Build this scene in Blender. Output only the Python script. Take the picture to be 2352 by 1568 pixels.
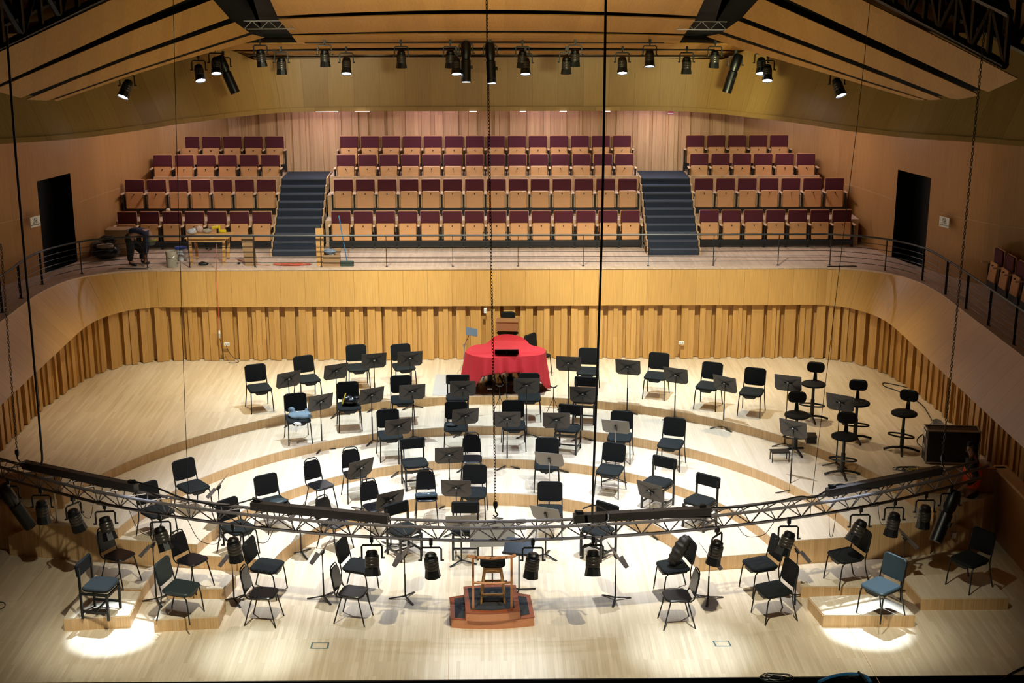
import bpy, math, random
from mathutils import Vector, Matrix
random.seed(7)
C = bpy.context.scene
for o in list(bpy.data.objects): bpy.data.objects.remove(o)
PI = math.pi
# ------------------------------------------------------------------ camera
F_PX, PITCH, YAW = 3210.0, math.radians(15.65), 0.0160
CAM = Vector((0, -24.394, 9.668))
cd = bpy.data.cameras.new('camera'); cam = bpy.data.objects.new('camera', cd)
C.collection.objects.link(cam); C.camera = cam
cam.location = CAM; cam.rotation_euler = (PI/2-PITCH, 0, -YAW)
cd.sensor_width = 36; cd.lens = F_PX/2352*36; cd.clip_start = .1; cd.clip_end = 200
# ------------------------------------------------------------------ world, exposure
w = bpy.data.worlds.new('world'); C.world = w; w.use_nodes = True
w.node_tree.nodes['Background'].inputs[0].default_value = (1, .86, .7, 1)
w.node_tree.nodes['Background'].inputs[1].default_value = .004
C.view_settings.view_transform = 'Standard'; C.view_settings.look = 'None'
C.view_settings.exposure = 0; C.view_settings.gamma = 1; C.view_settings.use_curve_mapping = False
# ------------------------------------------------------------------ lights
def spot(name, loc, tgt, watt, deg, col=(1, .95, .86), blend=.6, rad=.09):
    l = bpy.data.lights.new(name, 'SPOT'); l.energy = watt; l.spot_size = math.radians(deg); l.spot_blend = blend
    l.color = col; l.shadow_soft_size = rad
    o = bpy.data.objects.new(name, l); C.collection.objects.link(o); o.location = loc
    d = Vector(tgt)-Vector(loc); o.rotation_euler = d.to_track_quat('-Z', 'Y').to_euler(); return o
def area(name, loc, tgt, watt, sx, sy, col=(1, .9, .8), spread=180):
    l = bpy.data.lights.new(name, 'AREA'); l.shape = 'RECTANGLE'; l.size = sx; l.size_y = sy; l.energy = watt; l.color = col
    l.spread = math.radians(spread)
    o = bpy.data.objects.new(name, l); C.collection.objects.link(o); o.location = loc
    d = Vector(tgt)-Vector(loc); o.rotation_euler = d.to_track_quat('-Z', 'Y').to_euler(); return o
# rig: group -> (power per lamp, colour)
RIG = {'back': (2811.7, (0.68, 0.87, 1.0)),
 'mid': (1227.4, (0.72, 0.83, 1.0)),
 'front': (4850, (0.83, 0.9, 1.0)),
 'centre': (988.9, (0.62, 0.78, 1.0)),
 'side': (1080, (1.0, 0.853, 0.534)),
 'side_f': (320, (1.0, 0.85, 0.62)),
 'edge': (2450, (1.0, 0.969, 0.745)),
 'sq_pool': (7600, (0.65, 0.82, 1.0)),
 'pool_mid': (3900, (0.68, 0.82, 1.0)),
 'pool_l': (3700, (0.768, 0.921, 1.0)),
 'pool_r': (4450, (0.71, 0.863, 1.0)),
 'pool_far': (60.0, (1.0, 0.707, 0.35)),
 'soffit': (36.3, (0.9, 0.95, 1.0)),
 'soffit_side': (30, (1, 0.84, .80)),
 'rear': (6.1, (1.0, 0.749, 0.9)),
 'slats': (2539.8, (1.0, 1.0, 0.82)),
 'deck': (8, (1.0, 0.9, 0.9)),
 'band_r': (232.5, (0.996, 1.0, 0.54)),
 'band_l': (269.5, (1.0, 0.961, 0.68)),
 'ceil': (120, (1, 0.93, 0.5))}
def L(g): return RIG[g]
#RIGEND
for sx in (-1, 1):
    spot('back_spot', (sx*2.6, 2.6, 7.9), (sx*2.7, 2.2, .8), L('back')[0], 62, L('back')[1], 1)
    spot('mid_spot', (sx*1.8, .2, 8.1), (sx*2.0, -.4, .4), L('mid')[0], 60, L('mid')[1], 1)
    spot('front_spot', (sx*3.6, -3.2, 8.4), (sx*3.0, -2.2, .2), L('front')[0], 54, L('front')[1], 1)
    spot('side_spot', (sx*5.6, 3.0, 7.2), (sx*6.1, 3.0, .8), L('side')[0], 70, L('side')[1], 1)
    spot('side_spot', (sx*6.5, -.2, 7.0), (sx*6.6, .3, .8), L('side_f')[0], 56, L('side_f')[1], 1)
    spot('edge_spot', (sx*2.8, -9.8, 8.4), (sx*3.1, -5.0, 0), L('edge')[0]*1.1, 60, L('edge')[1], 1)
    spot('square_pool_spot', (sx*5.0, -3.9, 8.5), (sx*5.54, -5.72, 0), L('sq_pool')[0], 9.2, L('sq_pool')[1], .30)
    spot('wide_pool_spot', (sx*5.2, -9.0, 8.6), (sx*5.6, -5.9, 0), L('sq_pool')[0]*.16, 17, (1, 1, .86), 1)
    spot('far_pool_spot', (sx*5.8, -9.0, 8.6), (sx*7.0, -5.9, 0), L('pool_far')[0], 20, L('pool_far')[1], 1)
spot('centre_spot', (.1, -1.8, 8.4), (.1, -1.9, .2), L('centre')[0], 60, L('centre')[1], 1)
spot('centre_spot', (.4, -4.9, 8.5), (.1, -3.4, .2), L('centre')[0], 56, L('centre')[1], 1)
spot('pool_spot', (.1, -9.2, 8.6), (.05, -6.9, 0), L('pool_mid')[0], 17, L('pool_mid')[1], 1)
spot('pool_spot', (-3.4, -9.2, 8.6), (-3.35, -6.3, 0), L('pool_l')[0], 13, L('pool_l')[1], 1)
spot('pool_spot', (2.9, -9.2, 8.6), (2.85, -6.35, 0), L('pool_r')[0], 14, L('pool_r')[1], 1)
for x in (-3.9, -1.3, 1.3, 3.9): area('soffit_light', (x, 8.75, 5.95), (x, 8.2, 3), L('soffit')[0], .9, .12, L('soffit')[1])
for x in (-6.4, 6.4): area('soffit_light', (x*1.08, 8.1, 5.9), (x*1.30, 8.6, 3.6), L('soffit_side')[0], .9, .12, L('soffit_side')[1])
for x in (-4, -1.4, 1.4, 4): area('rear_wash', (x, 9.3, 5.9), (x, 10.1, 4.8), L('rear')[0], 1.2, .1, L('rear')[1])
for x in (-3.5, .2, 3.6): spot('slat_spot', (x, 0.4, 8.2), (x*1.15, 5.7, 2.0), L('slats')[0]*1.12, 64, L('slats')[1], 1)
for x in (-3.5, 3.5): spot('deck_spot', (x, 3.2, 7.6), (x, 6.6, 2.9), L('deck')[0], 80, L('deck')[1], 1)
spot('band_spot', (5.0, 4.6, 6.7), (5.2, 8.4, 6.7), L('band_r')[0]*1.2, 70, L('band_r')[1], 1)
spot('band_spot', (2.0, 3.8, 7.2), (2.4, 8.9, 6.4), L('band_r')[0]*.6, 60, L('band_r')[1], 1)
spot('band_spot', (-4.0, 3.6, 7.2), (-4.3, 8.6, 6.5), L('band_l')[0], 60, L('band_l')[1], 1)
area('ceiling_wash', (0, -1, 6.8), (0, 3.5, 8.6), L('ceil')[0], 5, .4, L('ceil')[1])
#LIGHTSEND
# ------------------------------------------------------------------ photo geometry helpers (a point of the picture on a known plane)
_fw = Vector((math.sin(YAW)*math.cos(PITCH), math.cos(YAW)*math.cos(PITCH), -math.sin(PITCH)))
_rt = Vector((math.cos(YAW), -math.sin(YAW), 0)); _up = _rt.cross(_fw)
def ray(u, v): return _fw+_rt*((u-1176)/F_PX)-_up*((v-784)/F_PX)
def bZ(u, v, z): r = ray(u, v); return CAM+r*((z-CAM.z)/r.z)
def bY(u, v, y): r = ray(u, v); return CAM+r*((y-CAM.y)/r.y)
def bX(u, v, x): r = ray(u, v); return CAM+r*((x-CAM.x)/r.x)
def bP(u, v, a, n): r = ray(u, v); return CAM+r*((a-CAM).dot(n)/r.dot(n))
LV = [0, .24, .425, .61, .79]
BAL = 2.92
# ------------------------------------------------------------------ materials
def mat(name, col, rough=.5, metal=0, emit=None, es=0, spec=.5):
    m = bpy.data.materials.new(name); m.use_nodes = True; b = m.node_tree.nodes['Principled BSDF']
    b.inputs['Base Color'].default_value = (*col, 1); b.inputs['Roughness'].default_value = rough; b.inputs['Metallic'].default_value = metal
    b.inputs['Specular IOR Level'].default_value = spec
    if emit: b.inputs['Emission Color'].default_value = (*emit, 1); b.inputs['Emission Strength'].default_value = es
    return m
def noisy(name, c1, c2, scale=8, rough=.6, stretch=(1, 1, 1), metal=0, bump=0):
    m = mat(name, c1, rough, metal); nt = m.node_tree; b = nt.nodes['Principled BSDF']
    tc = nt.nodes.new('ShaderNodeTexCoord'); mp = nt.nodes.new('ShaderNodeMapping'); mp.inputs['Scale'].default_value = stretch
    n = nt.nodes.new('ShaderNodeTexNoise'); n.inputs['Scale'].default_value = scale; n.inputs['Detail'].default_value = 4
    mx = nt.nodes.new('ShaderNodeMix'); mx.data_type = 'RGBA'; mx.inputs[6].default_value = (*c1, 1); mx.inputs[7].default_value = (*c2, 1)
    nt.links.new(tc.outputs['Object'], mp.inputs[0]); nt.links.new(mp.outputs[0], n.inputs[0]); nt.links.new(n.outputs[0], mx.inputs[0]); nt.links.new(mx.outputs[2], b.inputs['Base Color'])
    if bump:
        bp = nt.nodes.new('ShaderNodeBump'); bp.inputs['Strength'].default_value = bump; nt.links.new(n.outputs[0], bp.inputs['Height']); nt.links.new(bp.outputs[0], b.inputs['Normal'])
    return m
def wood(name, c1, c2, length, width, seam=.004, rough=.4, seamcol=None, grain=.16, coord='UV', contrast=1):
    """planks: u along the grain, v across it"""
    m = mat(name, c1, rough); nt = m.node_tree; b = nt.nodes['Principled BSDF']; N = nt.nodes.new; Lk = nt.links.new
    tc = N('ShaderNodeTexCoord'); br = N('ShaderNodeTexBrick')
    br.inputs['Scale'].default_value = 1; br.inputs['Brick Width'].default_value = length; br.inputs['Row Height'].default_value = width
    br.inputs['Mortar Size'].default_value = seam; br.inputs['Mortar Smooth'].default_value = .1; br.offset = .37; br.inputs['Bias'].default_value = 0
    br.inputs['Color1'].default_value = (*c1, 1); br.inputs['Color2'].default_value = (*c2, 1)
    br.inputs['Mortar'].default_value = (*(seamcol or tuple(x*.45 for x in c1)), 1)
    mp = N('ShaderNodeMapping'); mp.inputs['Scale'].default_value = (1.2, 34, 1)
    no = N('ShaderNodeTexNoise'); no.inputs['Scale'].default_value = 1.5; no.inputs['Detail'].default_value = 5
    mr = N('ShaderNodeMapRange'); mr.inputs[1].default_value = .3; mr.inputs[2].default_value = .7; mr.inputs[3].default_value = 1-grain; mr.inputs[4].default_value = 1+grain*.6
    mul = N('ShaderNodeMix'); mul.data_type = 'RGBA'; mul.blend_type = 'MULTIPLY'; mul.inputs[0].default_value = 1
    src = tc.outputs['UV' if coord == 'UV' else 'Object']
    Lk(src, br.inputs[0]); Lk(src, mp.inputs[0]); Lk(mp.outputs[0], no.inputs[0]); Lk(no.outputs[0], mr.inputs[0])
    Lk(br.outputs[0], mul.inputs[6]); Lk(mr.outputs[0], mul.inputs[7]); Lk(mul.outputs[2], b.inputs['Base Color'])
    return m
M = {}
M['floor'] = wood('maple floor', (.74, .61, .45), (.62, .495, .345), 1.1, .055, .0008, .33, (.50, .39, .27), .08)
M['tier'] = wood('maple tier', (.74, .62, .47), (.67, .55, .40), 1.6, .055, .0008, .33, (.52, .41, .29), .08)
M['riser'] = wood('bamboo riser', (.72, .47, .235), (.62, .385, .175), 3, .09, .0012, .4, (.36, .2, .08), .18)
M['slat'] = wood('bamboo slat', (.56, .31, .095), (.46, .245, .068), 4, .23, .0, .42, None, .16)
M['fascia'] = wood('bamboo fascia', (.60, .345, .11), (.54, .30, .09), 6, .54, .0035, .4, (.3, .16, .05), .14)
M['band'] = wood('bamboo band', (.44, .265, .085), (.35, .20, .06), 6, .60, .003, .42, (.2, .11, .03), .14)
M['backslat'] = wood('rear slats', (.60, .36, .20), (.46, .26, .14), 5, .19, .0, .45, None, .16)
M['sidewall'] = wood('side wall', (.42, .215, .078), (.37, .185, .066), 6, .62, .003, .42, (.28, .15, .06), .14)
M['ceil'] = wood('ceiling wood', (.50, .255, .062), (.43, .215, .05), 8, .30, .0, .42, None, .16)
M['walk'] = wood('terrace floor', (.60, .44, .34), (.50, .36, .28), 1.2, .06, .0008, .5, (.35, .25, .2), .10)
M['step'] = wood('seating step wood', (.52, .33, .18), (.44, .27, .14), 2, .08, .0, .5, None, .14)
M['black'] = mat('matte black', (.0022, .0022, .0025), .38)
M['void'] = mat('dark void', (.004, .003, .0025), .95)
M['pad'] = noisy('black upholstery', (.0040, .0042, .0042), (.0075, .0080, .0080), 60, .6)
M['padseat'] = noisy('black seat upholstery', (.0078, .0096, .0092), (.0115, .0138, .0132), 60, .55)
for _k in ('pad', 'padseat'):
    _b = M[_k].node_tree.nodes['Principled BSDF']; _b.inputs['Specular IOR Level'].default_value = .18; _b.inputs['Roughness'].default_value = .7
M['padteal'] = noisy('blue black upholstery', (.014, .026, .030), (.020, .035, .041), 60, .5)
M['vinyl'] = mat('black vinyl', (.0065, .006, .007), .28)
M['tube'] = mat('black tube', (.006, .0065, .0065), .4)
M['desk'] = mat('stand desk', (.050, .038, .030), .45)
M['deskdark'] = mat('stand ribs', (.012, .010, .009), .4)
M['lightgrey'] = mat('grey aluminium', (.42, .42, .42), .35, .7)
M['greydesk'] = mat('bronze desk', (.22, .195, .165), .45)
M['white'] = mat('white paper', (.8, .8, .78), .6)
M['burg'] = noisy('burgundy fabric', (.080, .006, .016), (.060, .004, .012), 40, .85)
M['beech'] = noisy('beech ply', (.60, .30, .128), (.48, .23, .09), 2.5, .45, (1, 1, 7))
M['armwood'] = noisy('arm wood', (.66, .45, .30), (.56, .36, .22), 4, .45)
M['iron'] = mat('black iron', (.004, .0042, .005), .45)
M['rail'] = mat('rail paint', (.012, .014, .018), .4)
M['carpet'] = noisy('navy carpet', (.010, .014, .026), (.022, .030, .052), 70, .95)
M['nosing'] = mat('nosing strip', (.05, .06, .085), .6)
M['alu'] = mat('truss aluminium', (.19, .165, .17), .42, .45)
M['bronze'] = mat('bronze barrel', (.06, .05, .042), .35, .5)
M['steel'] = mat('steel', (.55, .56, .6), .3, .9)
M['mahog'] = noisy('mahogany', (.34, .085, .030), (.24, .055, .02), 3, .35, (1, 8, 1))
M['podside'] = noisy('podium ply', (.62, .26, .12), (.52, .20, .09), 2.5, .4, (2, 1, 8))
M['carpetblack'] = noisy('black carpet', (.018, .018, .020), (.035, .035, .038), 50, .9)
M['oak'] = noisy('oak', (.62, .34, .12), (.52, .27, .09), 3, .4, (1, 1, 6))
M['railwood'] = noisy('rail wood', (.62, .26, .10), (.52, .20, .07), 3, .35, (4, 1, 1))
M['red'] = noisy('red cloth', (.52, .016, .030), (.44, .011, .022), 6, .7)
M['lens'] = mat('lit lens', (1, 1, 1), .3, 0, (.85, .93, 1), 9)
M['lensoff'] = mat('lens glass', (.02, .025, .04), .08)
M['teal'] = mat('teal paint', (.05, .10, .12), .3)
# ------------------------------------------------------------------ mesh builder
class MB:
    def __init__(s): s.v = []; s.f = []; s.uv = {}; s.sm = []
    def add(s, vs, fs, smooth=False, uvs=None):
        b = len(s.v); s.v += [tuple(x) for x in vs]
        for i, f in enumerate(fs):
            if uvs is not None: s.uv[len(s.f)] = uvs[i]
            s.f.append([b+k for k in f]); s.sm.append(smooth)
        return s
    def box(s, c, d, rz=0, M4=None, bev=0):
        x, y, z = d[0]/2, d[1]/2, d[2]/2
        if bev:
            return s.rbox(c, d, bev, rz, M4)
        vs = [Vector((a*x, b*y, e*z)) for a in (-1, 1) for b in (-1, 1) for e in (-1, 1)]
        R = Matrix.Rotation(rz, 3, 'Z') if M4 is None else M4
        vs = [R @ p+Vector(c) for p in vs]
        fs = [(0, 1, 3, 2), (4, 6, 7, 5), (0, 4, 5, 1), (2, 3, 7, 6), (0, 2, 6, 4), (1, 5, 7, 3)]
        uvs = []
        for k, f in enumerate(fs):
            ax = (0, 0, 1, 1, 2, 2)[k]; q = []
            for i in f:
                p = vs[i]
                q.append((p.z, p.y) if ax == 0 else (p.z, p.x) if ax == 1 else (p.y, p.x))
            uvs.append(q)
        return s.add(vs, fs, False, uvs)
    def rbox(s, c, d, r, rz=0, M4=None, n=3, axis='Z'):
        """box with vertical (local axis) edges rounded by r and a small chamfer on the rims"""
        X, Y, Z = (d[0], d[1], d[2]) if axis == 'Z' else (d[0], d[2], d[1]) if axis == 'Y' else (d[1], d[2], d[0])
        r = min(r, X/2*.98, Y/2*.98); ch = min(r*.5, Z*.3)
        ring = []
        for cx, cy, a0 in ((X/2-r, Y/2-r, 0), (-X/2+r, Y/2-r, 90), (-X/2+r, -Y/2+r, 180), (X/2-r, -Y/2+r, 270)):
            for k in range(n+1):
                a = math.radians(a0+90*k/n); ring.append((cx, cy, math.cos(a), math.sin(a)))
        vs = []; m = len(ring)
        for zz, rr in ((-Z/2, r-ch), (-Z/2+ch, r), (Z/2-ch, r), (Z/2, r-ch)):
            for cx, cy, ca, sa in ring: vs.append(Vector((cx+ca*rr, cy+sa*rr, zz)))
        if axis == 'Y': vs = [Vector((p.x, -p.z, p.y)) for p in vs]
        if axis == 'X': vs = [Vector((p.z, p.x, p.y)) for p in vs]
        R = Matrix.Rotation(rz, 3, 'Z') if M4 is None else M4
        vs = [R @ p+Vector(c) for p in vs]
        fs = []
        for l in range(3):
            for i in range(m): j = (i+1) % m; fs.append((l*m+i, l*m+j, (l+1)*m+j, (l+1)*m+i))
        fs.append(tuple(reversed(range(m)))); fs.append(tuple(range(3*m, 4*m)))
        return s.add(vs, fs, True)
    def tube(s, pts, r, n=6, closed=False, rr=None):
        pts = [Vector(p) for p in pts]; N_ = len(pts); vs = []; fs = []
        t0 = (pts[1]-pts[0]).normalized(); up = Vector((0, 0, 1)) if abs(t0.z) < .9 else Vector((1, 0, 0))
        prev = t0.cross(up).normalized()
        for i, p in enumerate(pts):
            if closed: t = pts[(i+1) % N_]-pts[i-1]
            else: t = pts[min(i+1, N_-1)]-pts[max(i-1, 0)]
            if t.length < 1e-9: t = t0
            t = t.normalized(); a = prev-t*prev.dot(t)
            a = a.normalized() if a.length > 1e-6 else t.orthogonal().normalized()
            b = t.cross(a); prev = a; q = r if rr is None else rr[i]
            for k in range(n): an = 2*PI*k/n; vs.append(p+(a*math.cos(an)+b*math.sin(an))*q)
        for i in range(N_ if closed else N_-1):
            j = (i+1) % N_
            for k in range(n): l = (k+1) % n; fs.append((i*n+k, i*n+l, j*n+l, j*n+k))
        if not closed: fs.append(tuple(reversed(range(n)))); fs.append(tuple(range((N_-1)*n, N_*n)))
        return s.add(vs, fs, True)
    def cyl(s, a, b, r, n=12, r2=None): return s.tube([a, b], r, n, rr=[r, r if r2 is None else r2])
    def lathe(s, prof, n=16, c=(0, 0, 0), M4=None):
        vs = []; fs = []; R = M4 or Matrix.Identity(3)
        for (r, z) in prof:
            for k in range(n): a = 2*PI*k/n; vs.append(R @ Vector((r*math.cos(a), r*math.sin(a), z))+Vector(c))
        for i in range(len(prof)-1):
            for k in range(n): l = (k+1) % n; fs.append((i*n+k, i*n+l, (i+1)*n+l, (i+1)*n+k))
        fs.append(tuple(reversed(range(n)))); fs.append(tuple(range((len(prof)-1)*n, len(prof)*n)))
        return s.add(vs, fs, True)
    def prism(s, poly, z0, z1, bevel=0):
        """poly in xy, extruded in z, uvs in metres"""
        n = len(poly); vs = [(x, y, z0) for x, y in poly]+[(x, y, z1) for x, y in poly]
        s.add(vs, [tuple(range(n, 2*n))], False, [[(p[1], p[0]) for p in poly]])
        s.add(vs, [tuple(reversed(range(n)))], False, [[(p[1], p[0]) for p in reversed(poly)]])
        acc = 0
        for i in range(n):
            j = (i+1) % n; L = math.dist(poly[i], poly[j])
            s.add([(*poly[i], z0), (*poly[j], z0), (*poly[j], z1), (*poly[i], z1)], [(0, 1, 2, 3)], False, [[(z0, acc), (z0, acc+L), (z1, acc+L), (z1, acc)]])
            acc += L
        return s
    def slab(s, pts, n, th, uvdir=None):
        """polygon of 3-D points given thickness th along n"""
        pts = [Vector(p) for p in pts]; n = Vector(n).normalized(); k = len(pts); q = [p+n*th for p in pts]
        ud = Vector(uvdir) if uvdir else Vector((0, 1, 0)); vd = n.cross(ud).normalized()
        uv = [(p.dot(ud), p.dot(vd)) for p in pts]
        s.add(pts, [tuple(range(k))], False, [uv]); s.add(q, [tuple(reversed(range(k)))], False, [list(reversed(uv))])
        for i in range(k):
            j = (i+1) % k; s.add([pts[i], pts[j], q[j], q[i]], [(0, 1, 2, 3)], False, [[uv[i], uv[j], uv[j], uv[i]]])
        return s
    def loft(s, A, B, smooth=True, off=0):
        """strip between two polylines; u runs from A to B, v along the length"""
        acc = off
        for i in range(len(A)-1):
            a0, a1, b0, b1 = Vector(A[i]), Vector(A[i+1]), Vector(B[i]), Vector(B[i+1])
            L = ((a1+b1)/2-(a0+b0)/2).length; h0, h1 = (b0-a0).length, (b1-a1).length
            s.add([a0, a1, b1, b0], [(0, 1, 2, 3)], smooth, [[(0, acc), (0, acc+L), (h1, acc+L), (h0, acc)]]); acc += L
        return s
    def build(s, name, m, parent=None, weld=False, **k):
        me = bpy.data.meshes.new(name); me.from_pydata(s.v, [], s.f); me.materials.append(m)
        me.polygons.foreach_set('use_smooth', s.sm)
        uvl = me.uv_layers.new(name='UVMap')
        for i, p in enumerate(me.polygons):
            if i in s.uv:
                for li, c in zip(p.loop_indices, s.uv[i]): uvl.data[li].uv = c
        me.validate(); me.update()
        if any(s.sm):
            try: me.set_sharp_from_angle(angle=math.radians(40))
            except Exception: pass
        o = bpy.data.objects.new(name, me); C.collection.objects.link(o)
        if parent: o.parent = parent
        return o
def tag(o, label=None, cat=None, group=None, kind=None):
    if label: o['label'] = label
    if cat: o['category'] = cat
    if group: o['group'] = group
    if kind: o['kind'] = kind
    return o
def empty(name, loc=(0, 0, 0), rz=0):
    o = bpy.data.objects.new(name, None); C.collection.objects.link(o); o.location = loc; o.rotation_euler = (0, 0, rz); o.empty_display_size = .1
    return o
def struct(name, b, m, parent=None): o = b.build(name, m, parent); o['kind'] = 'structure'; return o
def kids(o, table={}):
    return [c for c in o.children]
def dup(root, loc, rz=0, label=None, group=None, cat=None, rot=None):
    r = root.copy(); C.collection.objects.link(r); r.location = loc; r.rotation_euler = rot if rot else (0, 0, rz)
    if label: r['label'] = label
    if group: r['group'] = group
    if cat: r['category'] = cat
    for ch in CH.get(root.name, []):
        c = ch.copy(); C.collection.objects.link(c); c.parent = r; CH.setdefault(r.name, []).append(c)
        for g in CH.get(ch.name, []):
            d = g.copy(); C.collection.objects.link(d); d.parent = c; CH.setdefault(c.name, []).append(d)
    return r
CH = {}
def part(root, name, b, m, kind=None):
    o = b.build(name, m, root); CH.setdefault(root.name, []).append(o)
    if kind: o['kind'] = kind
    return o
def text(par, body, size, loc, rot, m):
    cu = bpy.data.curves.new('text', 'FONT'); cu.body = body; cu.size = size; cu.align_x = 'CENTER'; cu.extrude = .001; cu.resolution_u = 2
    tmp = bpy.data.objects.new('tmp', cu); C.collection.objects.link(tmp); bpy.context.view_layer.update()
    me = bpy.data.meshes.new_from_object(tmp.evaluated_get(bpy.context.evaluated_depsgraph_get())); bpy.data.objects.remove(tmp)
    me.materials.clear(); me.materials.append(m)
    o = bpy.data.objects.new('lettering', me); C.collection.objects.link(o); o.parent = par; o.location = loc; o.rotation_euler = rot
    CH.setdefault(par.name, []).append(o); return o
ORD = ['first', 'second', 'third', 'fourth', 'fifth', 'sixth', 'seventh', 'eighth', 'ninth', 'tenth', 'eleventh', 'twelfth', 'thirteenth', 'fourteenth', 'fifteenth', 'sixteenth', 'seventeenth', 'eighteenth', 'nineteenth', 'twentieth']
def sm(pts, n=8):
    """smooth a polyline (Catmull-Rom)"""
    P = [Vector(p) for p in pts]; P = [P[0]*2-P[1]]+P+[P[-1]*2-P[-2]]; out = []
    for i in range(1, len(P)-2):
        for k in range(n):
            t = k/n; a, b, c, d = P[i-1], P[i], P[i+1], P[i+2]
            out.append(.5*((2*b)+(c-a)*t+(2*a-5*b+4*c-d)*t*t+(3*b-a-3*c+d)*t**3))
    out.append(P[-2]); return out
# ================================================================== SETTING
AC = (-.08, -4.346); RR = {1: 7.47, 2: 6.10, 3: 4.76, 4: 3.49}
def yl(x): return -3.68-.175*(x+3.48)
def yr(x): return -3.70+.151*(x-3.33)
def arc(r, z=None):
    """arc of a riser between the front lines, left to right"""
    def hit(sgn, f):
        a = PI/2
        for k in range(4000):
            x = AC[0]+r*math.cos(a); y = AC[1]+r*math.sin(a)
            if y < f(x): break
            a += sgn*.0008
        return a
    a0, a1 = hit(1, yl), hit(-1, yr)
    n = 64
    return [(AC[0]+r*math.cos(a0+(a1-a0)*k/n), AC[1]+r*math.sin(a0+(a1-a0)*k/n)) for k in range(n+1)]
struct('floor', MB().prism([(-12, -7.12), (12, -7.12), (12, 6.4), (-12, 6.4)], -.12, 0), M['floor'])
struct('floor_edge_trim', MB().box((0, -7.135, -.06), (24, .03, .13)), M['black'])
struct('floor_pit', MB().box((0, -10, -2.0), (26, 6, .1)), M['void'])
def tier_top(name, j, poly):
    b = MB().prism(poly, 0, LV[j]-.012); struct('stage_tier', b, M['riser'])
    t = MB(); k = len(poly); z = LV[j]-.012
    t.prism(poly, z, LV[j]); struct('stage_tier_deck', t, M['tier' if j < 4 else 'floor'])
for j in (1, 2, 3):
    inn, out = arc(RR[5-j]), arc(RR[4-j])
    tier_top('t', j, list(reversed(inn))+out)   # inner arc back to the left, outer arc to the right
inn = arc(RR[1])
tier_top('t', 4, list(reversed(inn))+[(-7.36, -2.98), (-8.3, -2.6), (-9.6, -1.5), (-9.6, 6.3), (9.6, 6.3), (9.6, -1.5), (8.3, -2.6), (inn[-1][0]+.02, -3.0)])
# ramp ends and side panels at the outer corners of the risers
for sx in (-1, 1):
    b = MB(); x0, x1 = 7.38, 7.98; y0, y1 = -2.99, -2.90
    A = [(sx*x0, y0, 0), (sx*x1, y1, 0), (sx*x1, y1, .34), (sx*x0, y0, .62)]
    D = [(p[0], p[1]+2.0, p[2]) for p in A]
    for f in ((0, 1, 2, 3),): b.add(A, [f if sx > 0 else tuple(reversed(f))], False, [[(p[2], p[0]) for p in ([A[i] for i in (f if sx > 0 else tuple(reversed(f)))])]])
    b.add([A[2], A[3], D[3], D[2]], [(0, 1, 2, 3)], False, [[(0, 0), (0, .6), (2, .6), (2, 0)]])
    b.add([A[1], A[2], D[2], D[1]], [(0, 1, 2, 3)], False, [[(0, 0), (.3, 0), (.3, 2), (0, 2)]])
    struct('stage_ramp', b, M['riser'])
    struct('side_panel', MB().box((sx*7.95, -2.35, .62), (1.5, .08, 1.25)), M['sidewall'])
for sx in (-1, 1):
    struct('side_parapet', MB().box((sx*8.62, -4.0, .6), (.06, 3.4, 1.2)).box((sx*8.66, -2.35, .6), (.3, .06, 1.2)), M['sidewall'])
    struct('side_parapet_cap', MB().box((sx*8.64, -4.0, 1.22), (.22, 3.5, .05)), M['riser'])
# floor seams of the stage lift
b = MB()
for (p, q) in ((bZ(40, 1380, 0), bZ(120, 1282, 0)), (bZ(0, 1380, 0), bZ(40, 1380, 0)), (bZ(2020, 1568, 0), bZ(1940, 1425, 0)), (bZ(1032, 1240, 0), bZ(1030, 1560, 0))):
    d = (q-p); c = (p+q)/2; b.box((c.x, c.y, .0012), (d.length, .006, .002), math.atan2(d.y, d.x))
struct('floor_seam', b, M['step'])
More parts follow.
